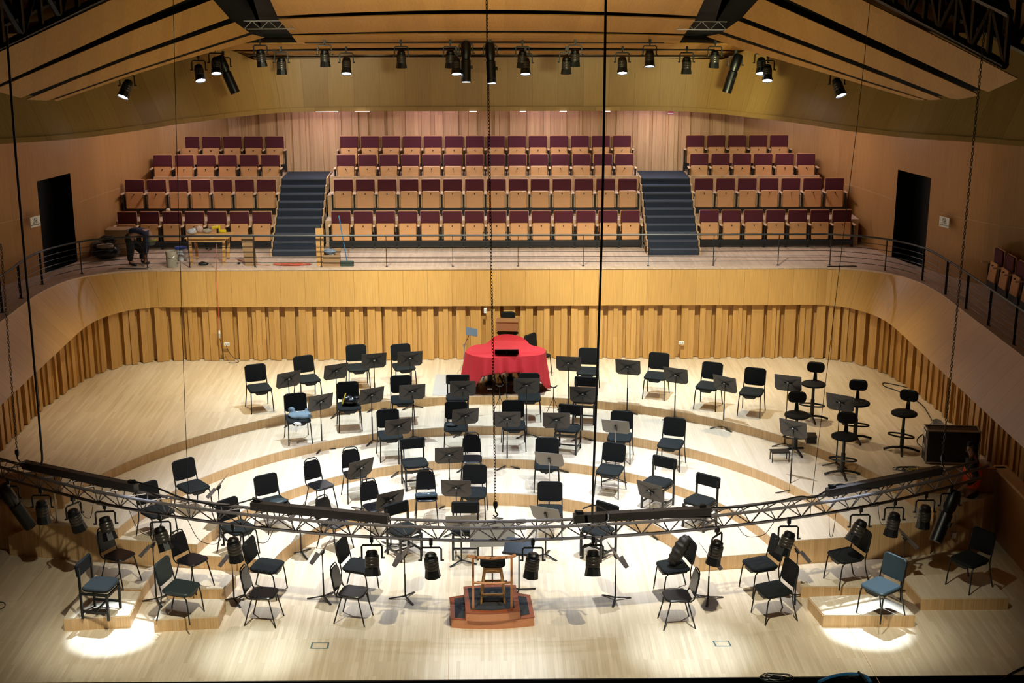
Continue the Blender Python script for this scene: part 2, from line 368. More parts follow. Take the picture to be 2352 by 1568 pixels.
# ---- slatted stage wall
def wallpath():
    P = [(-9.17, -9), (-9.17, -2), (-9.14, 2.4), (-9.0, 3.45), (-8.86, 4.3), (-8.58, 5.02), (-8.2, 5.53), (-7.66, 5.83), (-7.0, 5.94)]
    Q = [(-x-.05, y) for x, y in reversed(P)]
    return P+Q
def resample(P, step):
    out = [Vector(P[0])]; 
    for a, b in zip(P[:-1], P[1:]):
        a, b = Vector(a), Vector(b); n = max(1, int((b-a).length/step))
        for k in range(1, n+1): out.append(a.lerp(b, k/n))
    return out
def slat_wall(name, P, z0, z1, m, depth=.09, wmin=.12, wmax=.24, seed=3):
    rnd = random.Random(seed); pts = resample([(x, y) for x, y in P], .05)
    cum = [0]
    for a, b in zip(pts[:-1], pts[1:]): cum.append(cum[-1]+(b-a).length)
    def at(s):
        import bisect
        i = min(max(bisect.bisect(cum, s)-1, 0), len(pts)-2); t = (s-cum[i])/max(1e-9, cum[i+1]-cum[i])
        p = pts[i].lerp(pts[i+1], t); i0, i1 = max(0, i-3), min(len(pts)-1, i+4); d = (pts[i1]-pts[i0]).normalized()
        return p, Vector((d.y, -d.x))
    b = MB(); s = 0; last = None; k = 0; levels = [0, .55, 1, .3]
    prev_off = -1
    seq = []; acc = 0
    while acc < cum[-1]:
        n = rnd.choice((1, 2, 2, 3)); offs_ = {1: [.82], 2: rnd.choice([[.75, 1.0], [1.0, .75]]), 3: [.7, 1.0, .7]}[n]
        for o_ in offs_: w_ = rnd.uniform(wmin, wmax)/(1, 1.6, 2.3)[n-1]; seq.append((w_, o_)); acc += w_
        w_ = rnd.uniform(.08, .12); seq.append((w_, 0)); acc += w_
    for wd, off in seq:
        if s >= cum[-1]-.02: break
        e = min(s+wd, cum[-1]); d = depth*off
        (p, n1), (q, n2) = at(s), at(e); A = p+n1*d; B = q+n2*d
        uo = rnd.random()*40
        b.add([(A.x, A.y, z0), (B.x, B.y, z0), (B.x, B.y, z1), (A.x, A.y, z1)], [(0, 1, 2, 3)], False, [[(uo, s), (uo, e), (uo+z1-z0, e), (uo+z1-z0, s)]])
        b.add([(B.x, B.y, z0), (q.x-n2.x*.02, q.y-n2.y*.02, z0), (q.x-n2.x*.02, q.y-n2.y*.02, z1), (B.x, B.y, z1)], [(0, 1, 2, 3)], False, [[(uo, e), (uo, e+.02), (uo+z1-z0, e+.02), (uo+z1-z0, e)]])
        b.add([(A.x, A.y, z0), (A.x, A.y, z1), (p.x-n1.x*.02, p.y-n1.y*.02, z1), (p.x-n1.x*.02, p.y-n1.y*.02, z0)], [(0, 1, 2, 3)], False, [[(uo, s), (uo+z1-z0, s), (uo+z1-z0, s+.02), (uo, s+.02)]])
        s = e
    return b
struct('wall_stage', slat_wall('w', wallpath(), .80, 2.12, M['slat'], .17, .19, .27), M['slat'])
struct('baseboard_stage', MB().loft([(x*1.002, y+.01, .79) for x, y in wallpath()], [(x*1.002, y+.01, .83) for x, y in wallpath()]), M['black'])
struct('wall_lower_left', MB().loft([(-9.06, -9, 0), (-9.06, -1.4, 0)], [(-9.06, -9, .8), (-9.06, -1.4, .8)]).loft([(9.0, -1.4, 0), (9.0, -9, 0)], [(9.0, -1.4, .8), (9.0, -9, .8)]), M['sidewall'])
# ---- terrace front (leaning fascia)
half_b = [(-8.5, -9), (-8.5, -2), (-8.5, 2), (-8.50, 3.5), (-8.44, 4.35), (-8.22, 5.0), (-7.9, 5.42), (-7.5, 5.62), (-7.0, 5.68)]
half_t = [(-9.22, -9), (-9.22, -2), (-9.22, 1.8), (-9.20, 3.4), (-8.98, 4.5), (-8.6, 5.1), (-8.1, 5.46), (-7.5, 5.62), (-7.0, 5.68)]
def mirror(h): return h+[(-x-.05, y) for x, y in reversed(h)]
fb = [Vector((x, y, 2.06)) for x, y in mirror(half_b)]; ft = [Vector((x, y, BAL)) for x, y in mirror(half_t)]
def rs3(P, k=6):
    out = []
    for i, (a, b) in enumerate(zip(P[:-1], P[1:])):
        n = 20 if (b-a).length > 8 else k
        out += [a.lerp(b, j/n) for j in range(n)]
    return out+[P[-1]]
# smooth the corners
def smooth3(P):
    Q = sm(P, 6); return Q
fbs, fts = smooth3(fb), smooth3(ft)
struct('wall_terrace_front', MB().loft(fbs, fts), M['fascia'])
inner = [p+Vector((0, .6, 0)) if abs(p.x) < 7.3 else p+Vector((.85*(1 if p.x > 0 else -1), .3, 0)) for p in fbs]
struct('terrace_soffit', MB().loft(inner, fbs), M['slat'])
# terrace deck
deck = [(p.x, p.y) for p in fts]
struct('terrace_floor', MB().prism(deck+[(13, -9), (13, 11), (-13, 11), (-13, -9)], BAL-.05, BAL), M['walk'])
struct('trim_terrace_edge', MB().loft([p+Vector((0, -.012, -.03)) for p in fts], [p+Vector((0, -.012, .012)) for p in fts]).loft([p+Vector((0, -.012, .012)) for p in fts], [p+Vector((-.10*(1 if p.x < -8.3 else 0)+.10*(1 if p.x > 8.3 else 0), .10, .012)) for p in fts]), M['walk'])
# ---- upper walls
hw = [(-12.9, -9), (-12.7, -4), (-12.3, 0), (-11.4, 2.6), (-10.35, 3.9), (-9.75, 5.1), (-9.3, 6.4), (-9.05, 7.5), (-8.75, 8.7), (-8.15, 9.6), (-7.3, 10.0), (-6.3, 10.14)]
WP = sm([Vector((x, y, 0)) for x, y in hw], 6)
WPR = [Vector((-p.x-.05, p.y, 0)) for p in reversed(WP)]
def zz(P, z): return [Vector((p.x, p.y, z)) for p in P]
# door holes: the side walls leave the doorways open
def cutpath(P, ys):
    out = [P[0]]
    for a, c in zip(P[:-1], P[1:]):
        for y in sorted(ys, reverse=a.y > c.y):
            if min(a.y, c.y) < y < max(a.y, c.y): out.append(a.lerp(c, (y-a.y)/(c.y-a.y)))
        out.append(c)
    return out
def sidewall(P, name, dy0, dy1, ztop, dname):
    b = MB(); acc = 0; P = cutpath(P, (dy0, dy1)); hole = []
    for a, c in zip(P[:-1], P[1:]):
        mid = (a.y+c.y)/2; inside = dy0 < mid < dy1; lo = ztop if inside else BAL
        if inside: hole += [a, c]
        b.loft([Vector((a.x, a.y, lo)), Vector((c.x, c.y, lo))], [Vector((a.x, a.y, 11)), Vector((c.x, c.y, 11))], True, acc)
        acc += (c-a).length
    struct(name, b, M['sidewall'])
    s = -1 if P[0].x < 0 else 1; off = Vector((s*.45, .08, 0)); d = MB()
    H = [hole[0], hole[-1]]
    d.loft(zz([h+off for h in H], BAL), zz([h+off for h in H], ztop+.01))
    for h in H: d.loft([Vector((h.x, h.y, BAL)), h+off+Vector((0, 0, BAL))], [Vector((h.x, h.y, ztop)), h+off+Vector((0, 0, ztop))])
    d.loft(zz(hole, ztop+.005), zz([h+off for h in hole], ztop+.005)); d.loft(zz(hole, BAL+.004), zz([h+off for h in hole], BAL+.004))
    struct(dname, d, M['black'])
sidewall(WP, 'wall_left', 5.35, 6.5, 4.92, 'door_1')
sidewall(WPR, 'wall_right', 5.5, 6.72, 4.92, 'door_2')
# rear wall slats
struct('wall_rear', slat_wall('w', [(-6.4, 10.14), (6.35, 10.14)], 2.9, 6.6, M['backslat'], .075, .14, .34, 11), M['backslat'])
b = MB()
for sx in (-1, 1):
    pass
# wall rails: horizontal joints
jl = MB()
for P in (WP, WPR):
    for Q in ([p for p in P if p.y < 5.2], [p for p in P if 6.75 < p.y < 9.4]):
      A = [Vector((p.x*(1-.0012), p.y, 4.22)) for p in Q]; B = [Vector((p.x*(1-.0012), p.y, 4.235)) for p in Q]; jl.loft(A, B)
struct('trim_joint', jl, M['step'])
# ---- upper band (front of the technical gallery)
hb = [(-13.0, .3), (-11.4, 1.6), (-9.75, 3.1), (-8.55, 3.85), (-7.6, 5.0), (-6.9, 6.25), (-6.25, 7.15), (-5.35, 8.25), (-4.6, 8.72), (-3.6, 8.88), (-2, 8.9)]
BP = sm([Vector((x, y, 0)) for x, y in hb], 6); BP = BP+[Vector((-p.x-.05, p.y, 0)) for p in reversed(BP)]
def lean(p, z):
    k = min(1, max(0, (abs(p.x)-4)/3)); s = 1 if p.x > 0 else -1
    return Vector((p.x+s*k*(z-6)*.42, p.y+k*(z-6)*.10, z))
Bb, Bt = [lean(p, 6.09) for p in BP], [lean(p, 7.22 if abs(p.x) < 4.9 else 9) for p in BP]
Bt = [lean(p, 7.22+min(1, max(0, (abs(p.x)-5.2)/1.2))*.85) for p in BP]
struct('wall_band', MB().loft(Bb, Bt), M['band'])
struct('trim_band', MB().loft([lean(p, 6.0)+Vector((0, -.03, 0)) for p in BP], [lean(p, 6.10)+Vector((0, -.03, 0)) for p in BP]).loft([lean(p, 6.10)+Vector((0, -.03, 0)) for p in BP], [lean(p, 6.10) for p in BP]), M['band'])
struct('band_soffit', MB().loft([Vector((p.x*1.12, p.y+1.5, 6.0)) for p in BP], [lean(p, 6.0)+Vector((0, -.03, 0)) for p in BP]), M['backslat'])
struct('band_recess', MB().box((0, 9.3, 7.6), (14, .05, .9)).box((0, 9.1, 7.24), (11, .5, .03)), M['step'])
struct('ceiling', MB().box((0, 1, 11.2), (30, 24, .2)).box((0, 10.6, 9.6), (30, .2, 4.4)), M['void'])
# ---- ceiling reflectors
P0 = Vector((0, 8.2, 7.43)); nC = Vector((0, .215, 1)).normalized()
def refl(pts, a, n, label, name='ceiling_reflector', th=.02, ud=(0, 1, -.215)):
    P = [bP(u, v, a, n) for u, v in pts]
    o = MB().slab(P, n, th, ud).build(name, M['ceil']); tag(o, label, 'ceiling panel', 'curved wooden ceiling panels'); return o
def arcpts(u0, u1, ve, vc, n=9):
    return [(u0+(u1-u0)*k/n, vc+(ve-vc)*(2*k/n-1)**2) for k in range(n+1)]
def strip(u0, u1, ve, vc, U0, U1, Ve, Vc): return arcpts(u0, u1, ve, vc)+list(reversed(arcpts(U0, U1, Ve, Vc)))
refl(strip(598, 1640, -50, -60, 637, 1600, 37, 23), P0, nC, 'large centre ceiling panel at the top edge of the view')
refl(strip(640, 1597, 45, 34, 668, 1573, 78, 71), P0, nC, 'centre ceiling panel, second one down from the top edge')
refl(strip(671, 1570, 83, 77, 684, 1560, 99, 95), P0, nC, 'narrow centre ceiling panel just above the lamp bar')
refl(strip(500, 1722, 101, 99, 500, 1722, 116, 109), P0, nC, 'narrow wide ceiling panel right behind the hanging spotlights')
refl(strip(480, 1742, 121, 115, 470, 1750, 129, 124), P0, nC, 'lowest centre ceiling strip next to the timber band')
def plane3(a, b, c): return a, (b-a).cross(c-a).normalized()
aL, nL = plane3(bY(610, 85, 5.3), bZ(100, 232, 7.3), bZ(489, 0, 8.75))
if nL.z < 0: nL = -nL
aR, nR = plane3(bY(1622, 84, 5.3), bZ(2130, 230, 7.3), bZ(1742, 0, 8.75))
if nR.z < 0: nR = -nR
udL = (bZ(100, 232, 7.3)-bY(610, 85, 5.3)).cross(nL); udR = (bZ(2130, 230, 7.3)-bY(1622, 84, 5.3)).cross(nR)
for (pl, lab) in (([(-60, 145), (0, 119), (255, 0), (330, -36), (450, -75), (560, -75), (440, -6), (300, 55), (0, 193), (-60, 220)], 'uppermost panel of the left ceiling wing'),
                  ([(-60, 226), (0, 200), (300, 72), (489, -1), (527, 42), (300, 125), (47, 225), (0, 212), (-40, 238)], 'second panel down in the left ceiling wing'),
                  ([(60, 229), (170, 184), (300, 134), (540, 51), (573, 75), (300, 164), (110, 231)], 'third panel down in the left ceiling wing'),
                  ([(125, 229), (300, 168), (580, 79), (608, 86), (400, 143), (300, 174), (130, 233)], 'narrow lowest panel of the left ceiling wing')):
    refl(pl, aL, nL, lab, ud=udL)
for (pl, lab) in (([(1800, -6), (1700, -60), (1880, -60), (1980, 0), (2150, 84), (2338, 181), (2270, 211), (2250, 204)], 'uppermost panel of the right ceiling wing'),
                  ([(1742, -1), (1755, -1), (2240, 214), (2246, 220), (2200, 229), (2182, 226), (1980, 146), (1705, 40)], 'second panel down in the right ceiling wing'),
                  ([(1695, 48), (2165, 228), (2135, 230), (1980, 182), (1660, 73)], 'third panel down in the right ceiling wing'),
                  ([(1651, 78), (1980, 186), (2125, 230), (2100, 229), (1900, 170), (1700, 111), (1622, 84)], 'narrow lowest panel of the right ceiling wing')):
    refl(pl, aR, nR, lab, ud=udR)
for nm, pl, a_, n_ in (('slot_shade_centre', [(560, -75), (1680, -75), (1640, 60), (1760, 128), (460, 128), (600, 60)], P0, nC), ('slot_shade_left', [(-60, 150), (0, 126), (255, 7), (450, -68), (540, -60), (606, 84), (300, 170), (130, 229), (0, 208), (-40, 230)], aL, nL), ('slot_shade_right', [(1710, -55), (1880, -55), (1980, 6), (2150, 90), (2325, 178), (2262, 205), (2125, 226), (1900, 165), (1625, 84)], aR, nR)):
    n2 = n_ if n_.z > 0 else -n_
    struct(nm, MB().slab([bP(u, v, a_+n2*.22, n_) for u, v in pl], n2, .01), M['void'])  # black sheet added above the panels, stands for unlit space behind the slots
# dark service trusses above the wings
def girder(name, A, B, h, d, label, n=9, r=.07):
    b = MB(); A, B = Vector(A), Vector(B); t = (B-A).normalized(); s = t.cross(Vector((0, 0, 1))).normalized()
    for k in (0, 1):
        for z in (0, h): b.tube([A+s*d*k+Vector((0, 0, z)), B+s*d*k+Vector((0, 0, z))], r, 6)
        for i in range(n):
            p = A.lerp(B, i/n)+s*d*k; q = A.lerp(B, (i+1)/n)+s*d*k
            z = Vector((0, 0, h))
            b.tube([p, q+z] if i % 2 == 0 else [p+z, q], r*.7, 5); b.tube([p, p+z], r*.7, 5)
    o = b.build(name, M['black']); tag(o, label, 'truss', 'black service girders above the ceiling'); return o
GL = [aL+Vector((0, 0, 0))]
gl0, gl1 = bP(-40, 128, aL+Vector((0, 0, .3)), nL), bP(330, -50, aL+Vector((0, 0, .3)), nL)
gr0, gr1 = bP(2310, 150, aR+Vector((0, 0, .3)), nR), bP(1990, -20, aR+Vector((0, 0, .3)), nR)
girder('service_girder', gl0, gl1, .75, -.9, 'black steel girder above the left ceiling wing')
girder('service_girder', gr0, gr1, .75, .9, 'black steel girder above the right ceiling wing')
# ================================================================== TERRACE SEATING
def blk(x0, x1, y0, y1, z0, z1, b): return b.box(((x0+x1)/2, (y0+y1)/2, (z0+z1)/2), (x1-x0, y1-y0, z1-z0))
RZ = [BAL, 3.55, 4.04, 4.40]; RY = [7.86, 8.62, 9.32, 9.95]   # row floor heights, backrest planes
blocks = [(-8.55, -5.02), (-3.86, 3.60), (4.86, 8.45)]
for bi, (x0, x1) in enumerate(blocks):
    for r in (1, 2, 3):
        f = RY[r]-.74 if r > 1 else 7.98
        xa, xb = x0, x1
        if bi == 0: xa = (-8.75, -8.6, -8.1)[r-1]
        if bi == 2: xb = (8.7, 8.5, 8.0)[r-1]
        b = MB(); blk(xa, xb, f, 10.12, BAL, RZ[r], b); struct('seating_step', b, M['step'])
        b = MB(); blk(xa, xb, f, 10.12, RZ[r], RZ[r]+.006, b); struct('seating_step_deck', b, M['walk'])
for sx, (xa, xb) in enumerate(((-5.0, -3.9), (3.62, 4.82))):
    b = MB(); n = 10; nb = MB()
    for k in range(n):
        y0 = 6.97+k*.215; z = BAL+(k+1)*.148
        dx = (k/9)*.10*(1 if sx == 0 else -1)*0
        blk(xa+.03, xb-.03, y0, 10.05, z-.148, z, b); blk(xa+.05, xb-.05, y0-.008, y0+.012, z-.03, z+.003, nb)
    t = empty('aisle_stairs', ((xa+xb)/2, 6.97, BAL)); tag(t, 'navy carpeted aisle stairs %s of the centre seat block' % ('left' if sx == 0 else 'right'), 'stairs')
    for nm, q, m in (('steps', b, M['carpet']), ('nosing', nb, M['nosing'])):
        o = part(t, nm, q, m); o.matrix_parent_inverse = Matrix.Translation(-t.location)
    for x in (xa, xb):
        c = MB()
        for k in range(n):
            y0 = 6.97+k*.215; z = BAL+(k+1)*.148; blk(x-.016, x+.016, y0-.02, y0+.4 if k < 9 else 10.05, max(BAL, z-.30), z+.012, c)
        o = part(t, 'side_string', c, M['step']); o.matrix_parent_inverse = Matrix.Translation(-t.location)
def make_seat():
    t = empty('folding_seat'); W = .44
    # origin: floor below the backrest plane, occupant faces -y
    b = MB().rbox((0, .03, .72), (W, .045, .30), .02, axis='Y'); part(t, 'backrest_pad', b, M['burg'])
    b = MB().rbox((0, .065, .62), (W+.02, .025, .52), .02, axis='Y'); part(t, 'back_shell', b, M['beech'])
    s = MB().rbox((0, -.06, .40), (.40, .05, .40), .02, axis='Y', M4=Matrix.Rotation(math.radians(-6), 3, 'X')); o = part(t, 'tip_up_seat', s, M['beech'])
    for c in ((0, -.104, .54, .013), (-.15, -.075, .24, .006), (.15, -.075, .24, .006)):
        part(o, 'bolt', MB().cyl((c[0], c[1]-.004, c[2]), (c[0], c[1]+.03, c[2]), c[3], 8), M['iron'])
    for x in (-.26,):
        a = MB().rbox((x, -.03, .31), (.035, .12, .44), .01).box((x, -.02, .08), (.05, .06, .16)); part(t, 'side_frame', a, M['iron'])
        a = MB().rbox((x, -.09, .56), (.055, .28, .03), .02); part(t, 'armrest', a, M['armwood'])
    part(t, 'beam_and_shade', MB().box((0, -.03, .135), (.49, .12, .14)), M['iron'])  # beam enlarged so its black also stands for the shade under the row
    return t
def end_arm(t):
    x = .26
    part(t, 'side_frame', MB().rbox((x, -.03, .31), (.035, .12, .44), .01).box((x, -.02, .08), (.05, .06, .16)), M['iron'])
    part(t, 'armrest', MB().rbox((x, -.09, .56), (.055, .28, .03), .02), M['armwood'])
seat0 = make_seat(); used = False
rows = [  # block, row, first centre px, spacing px, count
    (0, 0, 290, 51.77, 7), (0, 1, 307.3, 50.65, 7), (0, 2, 372.4, 49.6, 6), (0, 3, 435.3, 48.7, 5),
    (1, 0, 782.5, 51.2, 14), (1, 1, 788, 50.3, 14), (1, 2, 794, 49.3, 14), (1, 3, 801, 48.3, 14),
    (2, 0, 1629.8, 50.9, 7), (2, 1, 1617.3, 50.1, 7), (2, 2, 1606.8, 49.1, 6), (2, 3, 1597.6, 48.2, 5)]
vtop = [487, 412, 354, 313]; BL = ['left', 'centre', 'right']; RN = ['front row', 'second row', 'third row', 'back row']
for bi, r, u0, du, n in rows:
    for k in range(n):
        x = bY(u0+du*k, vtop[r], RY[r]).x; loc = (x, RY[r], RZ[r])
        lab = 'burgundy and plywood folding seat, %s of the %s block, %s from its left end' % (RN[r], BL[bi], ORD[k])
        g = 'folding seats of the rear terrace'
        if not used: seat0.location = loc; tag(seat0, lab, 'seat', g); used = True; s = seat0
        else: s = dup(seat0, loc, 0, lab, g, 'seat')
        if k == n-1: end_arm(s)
# floor pedestals under the front row
# side balcony seats on the right
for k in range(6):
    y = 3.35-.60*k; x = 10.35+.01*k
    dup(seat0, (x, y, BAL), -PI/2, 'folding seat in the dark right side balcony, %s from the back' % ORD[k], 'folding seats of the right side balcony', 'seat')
# ---- terrace railing
rp = [(-9.44, -8), (-9.42, 1.92), (-9.44, 3.07), (-9.36, 4.28), (-8.84, 5.29), (-8.0, 5.75), (-6.64, 5.86), (0, 5.86), (6.43, 5.86), (7.6, 5.82), (8.6, 5.3), (9.15, 4.3), (9.25, 3.0), (9.27, 1.85), (9.27, -8)]
RP = resample(rp, .4); RPS = sm([Vector((x, y, 0)) for x, y in rp], 8)
t = empty('terrace_railing', (0, 5.86, BAL)); tag(t, 'black metal railing along the edge of the rear terrace', 'railing')
def wp(name, b, m, par=t):
    o = part(par, name, b, m); o.matrix_parent_inverse = Matrix.Translation(-par.location); return o
H = .70
wp('handrail', MB().tube([p+Vector((0, 0, BAL+H)) for p in RPS], .022, 6), M['rail'])
for k in range(5): wp('rail_bar', MB().tube([p+Vector((0, 0, BAL+.10+.115*k)) for p in RPS], .0065, 4), M['rail'])
posts = [bZ(u, 613, BAL) for u in (437, 587, 738, 888, 1040, 1190, 1340, 1490, 1640, 1790, 1910)]
pl = [(p.x, 5.86, 0) for p in posts]+[(-7.55, 5.83, 0), (-8.84, 5.29, .6), (-9.38, 4.28, 1.2), (-9.44, 3.07, 1.57), (-9.43, 1.92, 1.57), (-9.43, .7, 1.57), (-9.43, -.5, 1.57), (8.62, 5.28, -.6), (9.14, 4.3, -1.2), (9.24, 3.05, -1.5), (9.26, 1.85, -1.57), (9.27, .6, -1.57), (9.27, -.7, -1.57), (9.27, -1.9, -1.57)]
for x, y, a in pl:
    wp('post', MB().box((x, y, BAL+H/2), (.012, .05, H), a).box((x, y, BAL+.004), (.05, .09, .008), a), M['rail'])
# ---- signs on the side walls
def sign(u, v, X, lab, rz):
    p = bY(u, v, X)
    t = empty('notice_sign', p, rz); tag(t, lab, 'sign', 'white notices beside the terrace doors')
    part(t, 'panel', MB().box((0, 0, 0), (.30, .012, .22)), M['white'])
    b = MB(); b.tube([(.045*math.cos(a*PI/8), -.009, .045+.035*math.sin(a*PI/8)) for a in range(16)], .005, 4, True).tube([(-.03, -.009, .07), (.03, -.009, .02)], .005, 4)
    part(t, 'symbol', b, M['black'])
    for i, tx in enumerate(('ACCESO', 'RESTRINGIDO')): text(t, tx, .042, (0, -.0075, -.03-.045*i), (PI/2, 0, 0), M['black'])
    return t
sign(81, 509, 4.95, 'white access sign on the wall left of the left doorway', math.radians(66))
sign(2169, 510, 4.85, 'white access sign on the wall right of the right doorway', -math.radians(66))
# ================================================================== CHAIRS
def chair_a(fab='pad'):
    """large padded orchestra chair; origin on the floor under the seat, faces -y"""
    t = empty('orchestra_chair'); T = M['tube']
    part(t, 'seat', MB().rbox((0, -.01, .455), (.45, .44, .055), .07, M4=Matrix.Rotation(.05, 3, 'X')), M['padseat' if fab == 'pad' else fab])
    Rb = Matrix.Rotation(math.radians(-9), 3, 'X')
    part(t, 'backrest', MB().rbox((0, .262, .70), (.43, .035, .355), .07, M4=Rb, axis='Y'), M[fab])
    for sx in (-1, 1):
        part(t, 'leg', MB().tube([(sx*.225, -.235, 0), (sx*.212, -.205, .30), (sx*.208, -.19, .385), (sx*.20, -.15, .42), (sx*.20, .15, .425)], .0115, 6), T)
        part(t, 'leg', MB().tube([(sx*.23, .30, 0), (sx*.215, .215, .30), (sx*.212, .20, .43), (sx*.208, .235, .60), (sx*.205, .285, .84)], .0115, 6), T)
    part(t, 'under_tray', MB().prism([(-.15, 0), (.15, 0), (.09, -.06), (-.09, -.06)], -.02, .02), M['iron'])
    o = CH[t.name][-1]; o.rotation_euler = (PI/2, 0, 0); o.location = (0, -.19, .43)
    return t
def chair_b():
    """slim banquet chair with a hand slot in the back"""
    t = empty('slim_chair'); T = M['tube']
    part(t, 'seat', MB().rbox((0, -.01, .455), (.385, .40, .035), .09), M['vinyl'])
    Rb = Matrix.Rotation(math.radians(-12), 3, 'X')
    part(t, 'backrest', MB().add([Rb @ Vector(p)+Vector((0, .255, .655)) for p in [(-.16, y, -.15) for y in (-.014, .014)]+[(.16, y, -.15) for y in (-.014, .014)]+[(-.14, y, .13) for y in (-.014, .014)]+[(.14, y, .13) for y in (-.014, .014)]+[(-.09, y, .175) for y in (-.014, .014)]+[(.09, y, .175) for y in (-.014, .014)]],
        [(0, 2, 6, 4), (1, 5, 7, 3), (4, 6, 10, 8), (5, 9, 11, 7), (0, 4, 5, 1), (2, 3, 7, 6), (4, 8, 9, 5), (6, 7, 11, 10), (8, 10, 11, 9), (0, 1, 3, 2)]), M['vinyl'])
    part(t, 'handle', MB().tube([Rb @ Vector(p)+Vector((0, .255, .655)) for p in [(-.14, 0, .12), (-.118, 0, .19), (-.075, 0, .215), (.075, 0, .215), (.118, 0, .19), (.14, 0, .12)]], .011, 6), T)
    for sx in (-1, 1):
        part(t, 'leg', MB().tube([(sx*.20, -.24, 0), (sx*.165, -.14, .43)], .0105, 6), T)
        part(t, 'leg', MB().tube([(sx*.20, .24, 0), (sx*.165, .12, .43)], .0105, 6), T)
        part(t, 'back_upright', MB().tube([(sx*.14, .0, .42), (sx*.165, .17, .425), (sx*.17, .215, .47), (sx*.165, .235, .56), (sx*.152, .275, .76)], .0105, 6), T)
    return t
def chair_c():
    """square framed chair with a wide low backrest"""
    t = empty('framed_chair'); T = M['tube']
    part(t, 'seat', MB().rbox((0, -.01, .465), (.46, .44, .06), .10), M['padseat'])
    part(t, 'backrest', MB().rbox((0, .235, .76), (.47, .045, .20), .03, M4=Matrix.Rotation(math.radians(-7), 3, 'X'), axis='Y'), M['pad'])
    for sx in (-1, 1):
        part(t, 'leg', MB().box((sx*.205, -.19, .21), (.032, .035, .42)), T)
        part(t, 'leg', MB().box((sx*.205, .215, .40), (.030, .030, .80)), T)
        part(t, 'stretcher', MB().box((sx*.205, .01, .12), (.022, .38, .035)), T)
        part(t, 'seat_rail', MB().box((sx*.205, .01, .40), (.022, .40, .04)), T)
    part(t, 'stretcher', MB().box((0, .01, .12), (.39, .03, .022)), T)
    part(t, 'seat_rail', MB().box((0, -.19, .37), (.39, .022, .04)), T)
    return t
def stool():
    t = empty('drafting_stool'); T = M['tube']
    part(t, 'seat', MB().lathe([(.0, .70), (.19, .70), (.235, .715), (.235, .745), (.21, .76), (0, .765)], 20), M['pad'])
    part(t, 'backrest', MB().rbox((0, .20, 1.02), (.34, .07, .21), .08, M4=Matrix.Rotation(-.08, 3, 'X'), axis='Y'), M['pad'])
    part(t, 'back_bar', MB().add([(-.045, .17, .70), (.045, .17, .70), (.022, .19, .98), (-.022, .19, .98), (-.045, .20, .70), (.045, .20, .70), (.022, .22, .98), (-.022, .22, .98)], [(0, 1, 2, 3), (4, 7, 6, 5), (0, 3, 7, 4), (1, 5, 6, 2), (0, 4, 5, 1), (3, 2, 6, 7)]), T)
    part(t, 'column', MB().cyl((0, 0, .06), (0, 0, .42), .038).cyl((0, 0, .42), (0, 0, .70), .028), T)
    part(t, 'foot_ring', MB().tube([(.24*math.cos(a), -.08+.10*math.sin(a), .33) for a in [k*PI/10 for k in range(20)]], .016, 6, True), T)
    for k in range(4):
        a = PI/2*k+.35; part(t, 'base_arm', MB().tube([(0, 0, .085), (.16*math.cos(a), .16*math.sin(a), .07), (.32*math.cos(a), .32*math.sin(a), .022)], .022, 6), T)
    return t
protos = {'A': chair_a(), 'G': chair_a('padteal'), 'B': chair_b(), 'C': chair_c(), 'D': stool()}
TY = {'A': 'black padded orchestra chair', 'B': 'slim black chair with slotted back', 'C': 'square framed chair with low backrest', 'D': 'black swivel stool with foot ring', 'G': 'blue grey orchestra chair'}
TN = {4: 'top tier', 3: 'third tier', 2: 'second tier', 1: 'lowest tier', 0: 'stage floor', 5: 'low platforms'}
PLAT = .20
